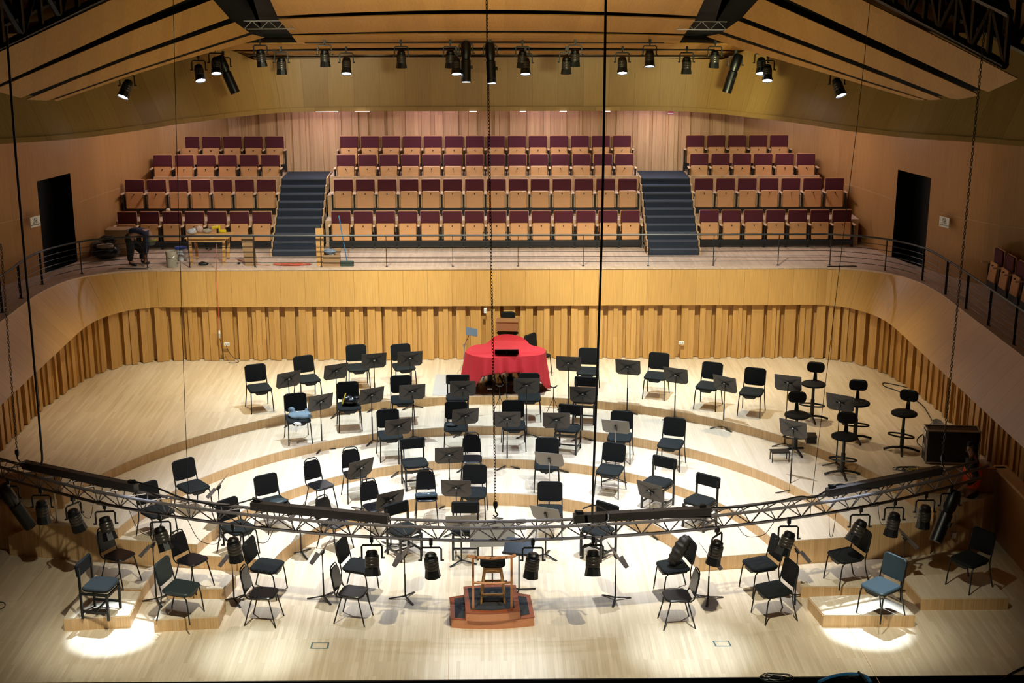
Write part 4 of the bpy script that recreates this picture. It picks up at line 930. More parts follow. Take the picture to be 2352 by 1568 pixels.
cable('steel_wire', [bY(2003, -40, -5.0), bY(1975, 230, -5.0), bY(1930, 600, -5.0), bY(1890, 930, -5.0), bY(1865, 1140, -5.0), bY(1861, 1190, -5.0)], .0045, 'thin dark wire hanging on the right side of the view', M['iron'])
def on_truss(u, dz=.06, back=.12):
    x = bZ(u, 1180, TZ).x; return truss_at(x, back, dz)
cable('truss_cable', [bZ(302, 1103, TZ+.16), on_truss(345, .17), on_truss(400, .08), on_truss(450, .05), on_truss(480, .02), on_truss(500, -.08)], .014, 'black cable looping from the leftmost batten over the truss', M['iron'], 'cables tied to the truss')
cable('truss_cable', [on_truss(430, .05), on_truss(500, .04), on_truss(540, .10), bZ(590, 1143, TZ+.18)], .012, 'black cable rising to the left centre batten', M['iron'], 'cables tied to the truss')
cable('truss_cable', [bZ(1630, 1165, TZ+.12), on_truss(1700, .04), on_truss(1780, .05), on_truss(1850, .09), on_truss(1890, .05), bZ(1925, 1112, TZ+.16), on_truss(1990, .10), on_truss(2060, .02)], .013, 'black cable running between the two right battens', M['iron'], 'cables tied to the truss')
cable('truss_cable', [bZ(1338, 1168, TZ+.1), bZ(1365, 1160, TZ+.16), bZ(1392, 1172, TZ+.2), bZ(1396, 1195, TZ+.1), bZ(1370, 1205, TZ+.06)], .011, 'loop of cable beside the thick hanging cable', M['iron'], 'cables tied to the truss')
for i, (u0, u1, sag, lab) in enumerate(((262, 352, .36, 'thin cable sagging between the fourth and fifth truss lamps'), (415, 512, .34, 'thin cable loop under the truss left of centre'), (120, 165, .28, 'thin cable under the truss between the dark left lamps'), (555, 625, .22, 'thin cable under the truss beside the sixth lamp'), (865, 930, .12, 'thin cable under the truss by the seventh lamp'), (1700, 1790, .20, 'thin cable under the truss beside the twelfth lamp'), (1930, 1948, .38, 'thin cable loop beside the thirteenth truss lamp'), (2060, 2110, .36, 'thin cable loop beside the fourteenth truss lamp'))):
    a, b = on_truss(u0, -.26), on_truss(u1, -.26); m = (a+b)/2
    cable('lamp_cable', [a, a.lerp(m, .45)-Vector((0, 0, sag*.8)), m-Vector((0, 0, sag)), b.lerp(m, .45)-Vector((0, 0, sag*.85)), b], .005, lab, M['iron'], 'thin cables of the truss lamps')
# ================================================================== RED CLOTH AND PERCUSSION
def cloth():
    pts = [(1070, 808), (1076, 812), (1090, 817), (1115, 821), (1145, 822), (1175, 820), (1205, 818), (1238, 815), (1251, 809), (1249, 802), (1238, 797), (1222, 794), (1213, 789), (1205, 780), (1192, 773), (1175, 769), (1152, 769), (1137, 774), (1127, 782), (1115, 790), (1092, 793), (1079, 799)]
    O = sm([bZ(u, v, 1.62) for u, v in pts+[pts[0]]], 9)[:-1]; n = len(O)
    cen = Vector((sum(p.x for p in O)/n, sum(p.y for p in O)/n, 1.62))
    hem = [(1055, 842), (1066, 856), (1078, 880), (1090, 896), (1100, 882), (1112, 864), (1140, 857), (1180, 855), (1200, 857), (1225, 864), (1240, 880), (1247, 893), (1252, 893), (1262, 860)]
    def hz(u):
        for a, b in zip(hem[:-1], hem[1:]):
            if a[0] <= u <= b[0]: return a[1]+(b[1]-a[1])*(u-a[0])/(b[0]-a[0])
        return 850
    b = MB(); vs = []; fs = []
    for r in (.25, .55, .85, .97):
        for p in O: q = cen.lerp(p, r); bump = .045*max(0, math.sin(q.x*5+1)*.5) if r < .9 else 0; vs.append(q+Vector((0, 0, bump*.5+.01*(1-r))))
    for k in range(3):
        for i in range(n): j = (i+1) % n; fs.append((k*n+i, k*n+j, (k+1)*n+j, (k+1)*n+i))
    rings = 9
    info = []
    for i, p in enumerate(O):
        d = O[(i+1) % n]-O[i-1]; nr = Vector((d.y, -d.x, 0)).normalized()
        if nr.dot(p-cen) < 0: nr = -nr
        u = 1176+F_PX*((p-CAM).dot(_rt))/((p-CAM).dot(_fw)); front = p.y < cen.y-.05
        zb = bY(u+(u-1160)*.06, hz(u), p.y-.06).z if front else 1.15
        info.append((p, nr, min(1.5, max(.83, zb))))
    s_ = 0; arc_ = [0]
    for i in range(1, n): arc_.append(arc_[-1]+(O[i]-O[i-1]).length)
    for k in range(rings+1):
        t = k/rings
        for i, (p, nr, zb) in enumerate(info):
            fold = .022*math.sin(arc_[i]*23)+.014*math.sin(arc_[i]*41+1); out = .012+.075*t+fold*t*1.4
            z = 1.615-(1.615-zb)*t+(.006 if k == 0 else 0); vs.append(Vector((p.x+nr.x*out, p.y+nr.y*out, z)))
    base = 4*n-n
    for k in range(rings+1):
        a = (3+k)*n; c = (4+k)*n
        for i in range(n): j = (i+1) % n; fs.append((a+i, a+j, c+j, c+i))
    vs.append(cen+Vector((0, 0, .02))); m = len(vs)-1
    for i in range(n): fs.append((m, (i+1) % n, i))
    b.add(vs, fs, True); o = b.build('red_cloth', M['red']); tag(o, 'bright red cloth draped over the percussion group at the back', 'cloth')
    so = o.modifiers.new('thick', 'SOLIDIFY'); so.thickness = .006
    return o
cloth()
def timpani(x, y, r, lab):
    t = empty('kettledrum', (x, y, LV[4])); tag(t, lab, 'drum', 'kettledrums under the red cloth')
    part(t, 'bowl', MB().lathe([(0, .28), (r*.45, .32), (r*.8, .45), (r, .66), (r, .76), (0, .77)], 18), mat('copper bowl', (.05, .02, .012), .3, .6))
    part(t, 'base', MB().lathe([(0, .05), (.16, .06), (.13, .10), (.05, .14), (.05, .28), (0, .28)], 12), M['iron'])
    for k in range(4):
        a = PI/2*k+.5+x; c, s = math.cos(a), math.sin(a)
        part(t, 'strut', MB().tube([(c*.30, s*.30, .06), (c*.22, s*.22, .30), (c*(r+.02), s*(r+.02), .74)], .016, 6), M['iron'])
        part(t, 'caster', MB().cyl((c*.31-s*.015, s*.31+c*.015, .035), (c*.31+s*.015, s*.31-c*.015, .035), .035, 10), M['steel'])
    part(t, 'pedal', MB().box((0, -.26, .07), (.10, .24, .025)), M['steel'])
    part(t, 'tuning_gauge', MB().cyl((-.1, -.22, .10), (-.16, -.26, .30), .012).box((-.17, -.27, .30), (.09, .02, .05)), M['steel'])
timpani(-.02, 3.75, .34, 'kettledrum under the red cloth, leftmost of three'); timpani(.42, 4.05, .30, 'kettledrum under the red cloth, middle of three'); timpani(.86, 3.8, .32, 'kettledrum under the red cloth, rightmost of three')
def slab_px(name, pts, z, th, m, lab, cat, grp=None):
    P = [bZ(u, v, z) for u, v in pts]; o = MB().prism([(p.x, p.y) for p in P], z+.0005, z+th).build(name, m); tag(o, lab, cat, grp); return o
slab_px('floor_board', [(993, 908), (1050, 909), (1064, 860), (1001, 860)], LV[4], .006, mat('grey board', (.46, .43, .40), .7), 'pale grey board on the top tier left of the drums', 'board')
slab_px('floor_mat', [(1060, 909), (1250, 907), (1262, 880), (1070, 880)], LV[4], .006, mat('brown mat', (.20, .12, .10), .8), 'brown mat under the covered drums', 'mat')
# office chair with a wooden box
p = bY(1166, 764, 5.15); t = empty('office_chair', (p.x, 5.15, LV[4])); tag(t, 'black office chair behind the red cloth with a wooden box on it', 'chair')
zs = p.z-LV[4]
part(t, 'seat', MB().lathe([(0, zs-.04), (.2, zs-.035), (.245, zs), (.22, zs+.025), (0, zs+.03)], 18), M['pad'])
part(t, 'backrest', MB().rbox((0.01, .22, bY(1169, 726, 5.37).z-LV[4]-.02), (.32, .06, .26), .07, axis='Y'), M['pad'])
part(t, 'back_bar', MB().box((0, .23, zs+.15), (.05, .02, .32)), M['iron'])
part(t, 'column', MB().cyl((0, 0, .08), (0, 0, zs-.03), .03), M['iron'])
for k in range(5): a = 2*PI*k/5; part(t, 'base_arm', MB().tube([(0, 0, .1), (.3*math.cos(a), .3*math.sin(a), .05)], .02, 6).cyl((.3*math.cos(a), .3*math.sin(a)-.012, .025), (.3*math.cos(a), .3*math.sin(a)+.012, .025), .025, 8), M['iron'])
q = bY(1166, 746, 5.0); t = empty('wooden_box', (q.x, 5.06, q.z-.11), -.10); tag(t, 'square brown wooden box resting on the office chair seat', 'box')
bw = noisy('brown box wood', (.30, .14, .06), (.22, .10, .04), 5, .5, (1, 1, 4))
part(t, 'body', MB().box((0, 0, .09), (.46, .30, .20)), bw); part(t, 'lid', MB().box((0, 0, .20), (.49, .33, .02)), bw)
# folded black chair behind the cloth on the right
p = bY(1237, 792, 4.5); t = empty('folded_chair', (p.x, 4.5, LV[4]), .9); tag(t, 'black chair half hidden behind the right side of the red cloth', 'chair')
part(t, 'seat', MB().rbox((0, 0, .46), (.42, .42, .05), .06), M['pad']); part(t, 'backrest', MB().rbox((0, .22, .74), (.42, .05, .34), .06, axis='Y', M4=Matrix.Rotation(-.1, 3, 'X')), M['pad'])
for sx in (-1, 1):
    for sy in (-1, 1): part(t, 'leg', MB().tube([(sx*.2, sy*.22, 0), (sx*.19, sy*.17, .45)], .011, 5), M['tube'])
# percussion side stand with small blue desk
p = bZ(1070, 862, LV[4]); t = empty('accessory_stand', p); tag(t, 'chrome boom stand with a small blue grey tray left of the red cloth', 'stand')
z1, z2 = bY(1064, 818, p.y).z-LV[4], bY(1067, 793, p.y).z-LV[4]; top = bY(1078, 768, p.y)-p
part(t, 'pole', MB().tube([(0, 0, .05), (-.04, 0, z1), (-.03, 0, z2)], .011, 6), M['steel']); part(t, 'boom', MB().tube([(-.03, 0, z2), (top.x, 0, top.z)], .008, 6), M['steel'])
part(t, 'joint', MB().box((-.03, 0, z2), (.05, .03, .05)).box((-.04, 0, z1-.05), (.04, .03, .05)), M['steel'])
part(t, 'tray', MB().rbox((top.x+.05, 0, top.z+.06), (.26, .20, .012), .02, M4=Matrix.Rotation(.7, 3, 'X') @ Matrix.Rotation(.35, 3, 'Y')), mat('blue grey tray', (.10, .14, .20), .3))
for k in range(3): a = 2*PI*k/3+.4; part(t, 'leg', MB().tube([(0, 0, .3), (.24*math.cos(a), .24*math.sin(a), .012)], .008, 5), M['steel'])
# instrument tripods
for (u, v, ub, vb, lab) in ((1151, 887, 1148, 950, 'thin tripod instrument stand left of centre on the third tier'), (1275, 890, 1271, 952, 'thin tripod instrument stand right of centre on the third tier')):
    p = bZ(ub, vb, LV[3]); z = bY(u, v, p.y).z-LV[3]; t = empty('instrument_stand', p); tag(t, lab, 'instrument stand', 'instrument tripods')
    part(t, 'shaft', MB().cyl((0, 0, z*.60), (0, 0, z), .008), M['tube']); part(t, 'collar', MB().cyl((0, 0, z*.58), (0, 0, z*.66), .016), M['tube'])
    part(t, 'cradle', MB().tube([(-.07, -.02, z+.04), (-.03, 0, z+.005), (.03, 0, z+.005), (.07, -.02, z+.05)], .015, 6), M['vinyl'])
    for k in range(3): a = 2*PI*k/3-PI/2; part(t, 'leg', MB().tube([(0, 0, z*.62), (.16*math.cos(a), .16*math.sin(a), .005)], .006, 5), M['tube'])
# things on chairs
def soft(name, pts, m, lab, cat, sub=2):
    """lumpy soft object: list of (centre, size, rotation z) blobs joined into one surface"""
    b = MB(); rnd = random.Random(len(pts))
    for c, d, r in pts:
        prof = [(math.sin(a*PI/7)*.5, -math.cos(a*PI/7)*.5) for a in range(8)]
        R = Matrix.Rotation(r, 3, 'Z') @ Matrix.Diagonal(d)
        b.lathe(prof, 12, c, R)
    o = b.build(name, m)
    rm = o.modifiers.new('remesh', 'REMESH'); rm.mode = 'VOXEL'; rm.voxel_size = .018; rm.use_smooth_shade = True
    tx = bpy.data.textures.new('lumps', 'CLOUDS'); tx.noise_scale = .09
    dm = o.modifiers.new('lumps', 'DISPLACE'); dm.texture = tx; dm.strength = .03; dm.mid_level = .5
    tag(o, lab, cat); return o
p = bZ(688, 951, LV[3]+.52)
soft('grey_clothes', [((p.x, p.y, p.z), (.46, .34, .07), .2), ((p.x+.05, p.y-.10, p.z-.02), (.44, .16, .12), .1), ((p.x-.16, p.y+.10, p.z+.05), (.14, .14, .13), .3), ((p.x+.14, p.y+.12, p.z+.05), (.12, .1, .08), 0)], noisy('grey blue cloth', (.20, .27, .32), (.13, .18, .22), 20, .9), 'grey blue clothes lying over the seat of a third tier chair', 'clothes')
q = bZ(680, 975, LV[3]+.42); soft('white_strap', [((q.x, q.y-.02, q.z-.06), (.05, .04, .20), .3), ((q.x+.07, q.y, q.z), (.06, .05, .06), 0), ((q.x+.02, q.y-.02, q.z+.03), (.16, .05, .05), 0)], M['white'], 'white straps hanging below the heap of grey clothes', 'strap')
p = bZ(804, 921, LV[3]+.56); soft('black_bag', [((p.x, p.y, p.z), (.34, .22, .16), 0), ((p.x-.05, p.y, p.z+.06), (.22, .16, .12), .4), ((p.x+.12, p.y, p.z+.05), (.16, .14, .12), 0)], M['vinyl'], 'black leather bag sitting on a third tier chair', 'bag')
o = MB().tube(sm([(p.x-.14, p.y-.12, p.z-.02), (p.x-.10, p.y-.06, p.z+.10), (p.x-.08, p.y, p.z+.16)], 5), .014, 6).build('yellow_strap', mat('yellow strap', (.55, .38, .02), .6)); tag(o, 'short yellow strap on the black leather bag', 'strap')
p = bZ(979, 1136, .51); t = empty('cloth_bag', (p.x, p.y, p.z), .12); tag(t, 'dark blue cloth bag with white print lying on a slim chair', 'bag')
part(t, 'bag', MB().rbox((0, 0, 0), (.38, .26, .05), .05, M4=Matrix.Rotation(-.2, 3, 'X')), mat('dark blue cloth', (.020, .034, .044), .8))
part(t, 'print', MB().box((.04, -.04, .034), (.035, .03, .002), M4=Matrix.Rotation(-.2, 3, 'X') @ Matrix.Rotation(.78, 3, 'Z')), M['white'])
for i in range(3): text(t, ('ORCHESTRA', 'NATIONAL', 'MUSIC')[i], .032-.006*i, (-.02, -.09+.045*i-.0, .030+.009*i), (-.2, 0, 0), M['white']).location = (-.01, .03-.035*i, .033-.006*i)
p = bZ(1040, 975, LV[2]+.50); soft('folded_scarf', [((p.x-.02, p.y, p.z), (.24, .2, .05), 0)], noisy('dark grey cloth', (.06, .06, .065), (.03, .03, .03), 20, .9), 'grey folded cloth on a second tier chair', 'cloth')
p = bZ(1050, 968, LV[2]+.53); o = soft('red_cloth_piece', [((p.x, p.y, p.z), (.10, .08, .03), .4)], mat('rust red cloth', (.22, .03, .02), .8), 'small rust red item on the grey folded cloth', 'cloth')
p = bZ(640, 1150, LV[1]+.50); soft('pouch', [((p.x, p.y, p.z), (.34, .22, .06), .3)], M['padteal'], 'flat blue grey pouch on a chair behind the truss', 'pouch')
p = bZ(1550, 1299, .46)
jb = MB().tube(sm([(p.x+.20, p.y+.02, .93), (p.x+.13, p.y, .86), (p.x+.06, p.y-.02, .74), (p.x-.02, p.y-.04, .60), (p.x-.08, p.y-.05, .52)], 4), .1, 9, rr=[.045+.065*math.sin(PI*(.12+.8*k/16))+.012*math.sin(k*2.3) for k in range(17)])
jb.tube(sm([(p.x+.16, p.y+.10, .90), (p.x+.07, p.y+.10, .74), (p.x-.01, p.y+.06, .58)], 5), .05, 7, rr=[.035+.03*math.sin(PI*k/10) for k in range(11)])
o = jb.build('jacket', noisy('dark brown cloth', (.010, .008, .007), (.022, .017, .014), 25, .6)); tag(o, 'dark jacket slumped on a black chair right of the podium', 'jacket')
dm = o.modifiers.new('remesh', 'REMESH'); dm.mode = 'VOXEL'; dm.voxel_size = .016; dm.use_smooth_shade = True
# footrest and pedal by the basses
p = bZ(1790, 1058, LV[3]); t = empty('footrest', p, .05); tag(t, 'small black footrest in front of the bass stools', 'footrest')
part(t, 'top', MB().box((0, 0, .19), (.34, .20, .02)), M['iron'])
for sx in (-1, 1):
    for sy in (-1, 1): part(t, 'leg', MB().box((sx*.155, sy*.085, .09), (.014, .014, .18)), M['iron'])
p = bZ(1864, 1017, LV[4]); t = empty('black_case', (p.x, p.y+.08, p.z), -.1); tag(t, 'small black box on the top tier between the bass stools', 'case')
part(t, 'box', MB().box((0, 0, .06), (.19, .24, .12)), M['iron']); part(t, 'lid', MB().box((0, 0, .13), (.20, .25, .02)), M['vinyl'])
# floor sockets
for (pts, lab) in (([(712, 1489), (754, 1489), (757, 1475), (716, 1475)], 'flat teal framed floor hatch left of the podium'), ([(1643, 1484), (1681, 1484), (1674, 1471), (1636, 1471)], 'flat teal framed floor hatch right of the podium')):
    P = [bZ(u, v, .003) for u, v in pts]; c = sum(P, Vector())/4; t = empty('floor_hatch', (c.x, c.y, 0)); tag(t, lab, 'floor hatch', 'floor hatches')
    Q = [p-Vector((c.x, c.y, 0)) for p in P]; b = MB(); I = [q*.80 for q in Q]
    for k in range(4): l = (k+1) % 4; b.add([(Q[k].x, Q[k].y, .003), (Q[l].x, Q[l].y, .003), (I[l].x, I[l].y, .003), (I[k].x, I[k].y, .003)], [(0, 1, 2, 3)])
    part(t, 'frame', b, mat('teal frame', (.10, .16, .17), .4)); part(t, 'cover', MB().add([(q.x, q.y, .002) for q in I], [(0, 1, 2, 3)], False, [[(q.y, q.x) for q in I]]), M['floor'])
# power outlets, wall box and cable
def plate(u, v, y, w, h, lab):
    p = bY(u, v, y); t = empty('wall_socket', p); tag(t, lab, 'wall socket', 'white wall sockets'); part(t, 'plate', MB().rbox((0, 0, 0), (w, .012, h), .008, axis='Y'), M['white'])
    for sx in (-1, 1): part(t, 'module', MB().box((sx*w*.22, -.008, 0), (w*.3, .006, h*.6)), mat('grey plastic', (.45, .45, .45), .5))
plate(521, 790, 5.66, .12, .08, 'white wall socket low on the left of the rear stage wall'); plate(1115, 713, 5.66, .07, .12, 'white wall plate above the left of the red cloth'); plate(1565, 787, 5.66, .12, .08, 'white wall socket on the right of the rear stage wall')
p = bY(504, 768, 5.62); t = empty('plug_box', p); tag(t, 'small inline plug hanging on the rear wall with black cables', 'plug')
part(t, 'plug', MB().cyl((0, 0, .02), (0, 0, .10), .022, 8, .015), M['white']); part(t, 'socket', MB().cyl((0, 0, -.08), (0, 0, .02), .028, 8), M['steel'])
cable('extension_cord', [bY(497, 560, 5.60), bY(498, 640, 5.58), bY(501, 700, 5.60), bY(503, 758, 5.61)], .006, 'thin red orange cord hanging down the terrace front', mat('orange cord', (.55, .07, .03), .5), 'wall cords')
cable('power_lead', [bY(505, 776, 5.62), bY(511, 805, 5.60), bZ(516, 826, .80), bZ(530, 833, .80), bZ(545, 832, .80), bZ(548, 828, .80), bY(533, 818, 5.62), bY(522, 800, 5.62), bY(520, 793, 5.63)], .006, 'black cord looping from the wall plug to the socket', M['iron'], 'wall cords')
# stanchion rods at the riser ends
for (u, v, ub, vb, z, lab) in ((122, 1126, 131, 1198, LV[3], 'pale thin rod at the left riser end, upper'), (32, 1190, 36, 1228, .3, 'pale thin rod at the left riser end, lower'), (2109, 1130, 2104, 1188, LV[3], 'pale thin rod at the right riser end, upper'), (2197, 1184, 2191, 1228, .3, 'pale thin rod at the right riser end, lower')):
    p = bZ(ub, vb, z); zt = bY(u, v, p.y).z; t = empty('stanchion_rod', p); tag(t, lab, 'rod', 'rods at the riser ends')
    part(t, 'rod', MB().cyl((0, 0, 0), (0, 0, zt-z), .012, 6), mat('pale rod', (.42, .34, .24), .5)); part(t, 'base_plate', MB().box((0, 0, -.04 if z > .5 else 0), (.07, .05, .10)), M['steel'])
# ================================================================== TERRACE CLUTTER
def blob_tube(name, u0, v0, z, n, R, r, lab, m, cat, sq=.5, seed=1, grp=None):
    rnd = random.Random(seed); c = bZ(u0, v0, z); pts = []
    for k in range(n*10):
        a = 2*PI*k/10; q = R*(.65+.35*math.sin(k*.37+seed)); pts.append((c.x+q*math.cos(a)+rnd.uniform(-.02, .02)*R*3, c.y+q*sq*math.sin(a)+rnd.uniform(-.02, .02)*R*3, z+r+rnd.uniform(0, .02)))
    o = MB().tube(sm(pts, 3), r, 5).build(name, m); tag(o, lab, cat, grp); return o
OC = bpy.data.materials['orange cord']
blob_tube('extension_cord', 672, 608, BAL, 7, .42, .006, 'tangled red orange extension cord on the terrace floor', OC, 'cord', .35, 2)
cable('extension_cord', [bZ(620, 609, BAL+.01), bZ(590, 607, BAL+.01), bZ(560, 600, BAL+.01), bZ(545, 596, BAL+.01)], .006, 'red orange cord end running to the workbench', OC, 'terrace cords')
# workbench
A, B_, C_, D2 = bZ(427, 546, BAL+.68), bZ(527, 546, BAL+.68), bZ(537, 528, BAL+.68), bZ(440, 528, BAL+.68)
yb = 6.12; zt = bY(475, 547, yb).z; xl, xr = bY(423, 546, yb).x, bY(523, 546, yb).x
t = empty('workbench', ((xl+xr)/2, yb+.35, BAL)); tag(t, 'wooden workbench covered with tools on the terrace left side', 'workbench'); W = xr-xl; hh = zt-BAL
part(t, 'top', MB().add([(x, y, z) for z in (hh-.02, hh) for x, y in ((-W/2, -.35), (W/2, -.35), (W/2+.05, .35), (-W/2+.1, .35))], [(3, 2, 1, 0), (4, 5, 6, 7), (0, 1, 5, 4), (1, 2, 6, 5), (2, 3, 7, 6), (3, 0, 4, 7)]), M['oak'])
for sx, sy in ((-1, -1), (1, -1), (-1, 1), (1, 1)): part(t, 'leg', MB().box((sx*W*.38, sy*.28, hh/2-.02), (.06, .05, hh-.03), M4=Matrix.Rotation(sx*.05, 3, 'Y')), M['oak'])
part(t, 'apron', MB().box((0, -.28, hh-.06), (W*.76, .02, .07)), M['oak'])
zb = zt
def on_bench(u, v): return bZ(u, v, zb)
p = on_bench(440, 538); soft('plastic_bag', [((p.x, p.y, zb+.06), (.24, .2, .13), 0), ((p.x+.05, p.y, zb+.10), (.12, .1, .1), 0)], mat('clear grey plastic', (.45, .45, .5), .3), 'crumpled pale plastic bag at the left end of the workbench', 'bag')
p = on_bench(459, 534); soft('rag', [((p.x, p.y, zb+.08), (.16, .14, .16), 0)], noisy('pinkish paper', (.55, .32, .28), (.5, .42, .36), 15, .8), 'pinkish crumpled paper on the workbench', 'paper')
p = on_bench(476, 535); soft('rag', [((p.x, p.y, zb+.05), (.24, .12, .10), .2)], noisy('beige rag', (.42, .36, .28), (.22, .18, .14), 15, .8), 'beige rag in the middle of the workbench', 'rag')
p = on_bench(494, 535); t = empty('power_drill', (p.x, p.y, zb)); tag(t, 'yellow and silver power drill standing on the workbench', 'drill')
part(t, 'motor', MB().cyl((-.06, 0, .12), (.09, 0, .14), .035, 10), mat('yellow plastic', (.60, .44, .01), .4)); part(t, 'grip', MB().box((.06, 0, .06), (.04, .04, .13)), M['iron']); part(t, 'chuck', MB().cyl((-.12, 0, .115), (-.06, 0, .12), .02, 8, .03), M['steel'])
p = on_bench(508, 534); t = empty('power_saw', (p.x, p.y, zb)); tag(t, 'yellow hand tool lying at the right of the workbench', 'tool')
part(t, 'handle', MB().cyl((-.04, 0, .02), (-.03, 0, .17), .022, 8), bpy.data.materials['yellow plastic']); part(t, 'body', MB().rbox((.04, 0, .035), (.15, .08, .06), .02), bpy.data.materials['yellow plastic'])
p = on_bench(487, 544); o = MB().lathe([(0, 0), (.06, 0), (.065, .02), (.05, .03), (0, .02)], 14).build('tape_roll', M['white']); o.location = (p.x, p.y, zb+.001); tag(o, 'white tape roll near the front of the workbench', 'tape roll')
p = on_bench(462, 543); o = MB().box((0, 0, .012), (.34, .05, .02), .05).build('wood_offcut', M['oak']); o.location = (p.x, p.y, zb+.001); tag(o, 'thin wooden offcut along the front of the workbench', 'offcut')
p = on_bench(510, 543); o = MB().box((0, 0, .012), (.22, .04, .02), -.1).build('wood_offcut', M['oak']); o.location = (p.x, p.y, zb+.001); tag(o, 'short wooden offcut at the right front of the workbench', 'offcut')
def bucket(u, v, w, h, m, lid, lab):
    p = bZ(u, v, BAL); t = empty('bucket', p); tag(t, lab, 'bucket', 'buckets on the terrace')
    part(t, 'pail', MB().lathe([(0, 0), (w*.88, 0), (w, h), (w*.97, h), (w*.93, h-.03 if not lid else h-.001), (0, h-.03 if not lid else h-.002)], 18), m)
    if lid: part(t, 'lid', MB().lathe([(0, h), (w*1.08, h), (w*1.08, h+.03), (w*.9, h+.035), (0, h+.03)], 18), lid)
    part(t, 'bail', MB().tube(sm([(-w, 0, h-.04), (-w*.6, -w*.75, h-.10), (0, -w*1.0, h-.14), (w*.6, -w*.75, h-.10), (w, 0, h-.04)], 4), .004, 5), M['steel'])
bucket(396, 613, .135, .36, noisy('stained bucket', (.48, .44, .36), (.24, .20, .15), 8, .6, (1, 1, .4)), None, 'stained beige bucket beside the bent worker')
bucket(417, 596, .13, .26, mat('white plastic', (.55, .58, .62), .4), mat('blue lid', (.01, .06, .40), .35), 'white bucket with a blue lid left of the workbench')
p = bZ(467, 609, BAL); soft('floor_rag', [((p.x, p.y, BAL+.04), (.24, .16, .08), 0)], M['iron'], 'dark bundled rag on the floor under the workbench', 'rag')
p = bZ(549, 607, BAL); soft('adapter', [((p.x, p.y, BAL+.03), (.09, .07, .06), 0)], M['iron'], 'small black adapter on the floor right of the workbench', 'adapter')
p = bZ(243, 594, BAL); soft('trash_bag', [((p.x, p.y, BAL+.18), (.72, .5, .36), 0), ((p.x-.1, p.y+.02, BAL+.30), (.5, .4, .22), 0), ((p.x+.05, p.y+.1, BAL+.42), (.4, .24, .22), 0)], mat('black plastic', (.008, .008, .009), .25), 'big open black rubbish bag behind the left railing', 'rubbish bag')
p = bY(243, 563, 6.6); soft('rubbish', [((p.x, p.y-.1, p.z), (.42, .24, .10), 0), ((p.x+.1, p.y-.1, p.z+.02), (.2, .16, .1), 0)], noisy('rubbish paper', (.40, .30, .20), (.15, .12, .10), 12, .8), 'crumpled paper sticking out of the black rubbish bag', 'rubbish')
p = bZ(253, 560, BAL); o = MB().box((0, 0, .30), (.56, .4, .60)).build('cardboard_box', noisy('cardboard', (.34, .20, .10), (.28, .16, .08), 4, .8)); o.location = (p.x+.55, 7.30, BAL); tag(o, 'brown cardboard box behind the rubbish bag by the wall', 'cardboard box', 'cardboard boxes')
CB = bpy.data.materials['cardboard']
p = bZ(761, 612, BAL); t = empty('cardboard_box', (p.x, p.y+.15, BAL), .05); tag(t, 'open brown cardboard box beside the broom by the railing', 'cardboard box', 'cardboard boxes')
part(t, 'carton', MB().box((0, -.14, .13), (.36, .01, .26)).box((0, .14, .13), (.36, .01, .26)).box((-.18, 0, .13), (.01, .28, .26)).box((.18, 0, .13), (.01, .28, .26)).box((0, 0, .01), (.36, .28, .01)), CB)
part(t, 'flap', MB().box((.13, .15, .30), (.14, .01, .10)), CB)
p = bY(762, 582, p.y); soft('blue_sheet', [((p.x-.06, p.y+.12, p.z+.02), (.34, .18, .12), -.3)], mat('blue grey sheet', (.14, .18, .26), .5), 'blue grey plastic sheet sticking out of the cardboard box', 'sheet')
p = bY(762, 591, 5.98); soft('striped_bag', [((p.x, p.y, p.z), (.17, .08, .18), 0)], noisy('black white print', (.65, .65, .62), (.01, .01, .01), 14, .5), 'black and white crumpled bag hanging on the cardboard box', 'bag')
for (u, vt, vb, w, yy, lab, m) in ((736, 523, 612, .17, 5.97, 'upright pale timber board leaning at the railing', M['oak']), (573, 538, 611, .27, 5.98, 'leaning brown board at the railing right of the workbench', CB)):
    p = bY(u, vb, yy); z = bY(u, vt, yy+.1).z; o = MB().box((0, 0, (z-BAL)/2), (w, .03, z-BAL), M4=Matrix.Rotation(-.10 if w > .2 else 0, 3, 'Y')).build('timber_board', m); o.location = (p.x, yy+.05, BAL); tag(o, lab, 'board', 'boards at the railing')
p = bZ(797, 612, BAL); t = empty('broom', (p.x, p.y+.05, BAL)); tag(t, 'green broom head with blue handle leaning by the railing', 'broom')
q = bY(778, 495, p.y+.35)
part(t, 'head', MB().rbox((0, 0, .08), (.30, .10, .07), .03), noisy('dark green bristle', (.02, .06, .04), (.05, .05, .05), 50, .9))
part(t, 'bristles', MB().rbox((0, 0, .03), (.29, .09, .06), .02), bpy.data.materials['dark green bristle'])
part(t, 'handle', MB().cyl((0, 0, .1), (q.x-p.x, .3, q.z-BAL), .012, 8), mat('blue handle', (.03, .16, .36), .4))
o = soft('paper_cup', [((0, 0, .05), (.12, .1, .10), 0)], noisy('cream paper', (.6, .5, .36), (.5, .38, .25), 10, .8), 'crumpled cream paper on the backrest ledge of the second row', 'paper'); pp = bY(386, 484, 8.2); o.location = pp-Vector((0, 0, .04))
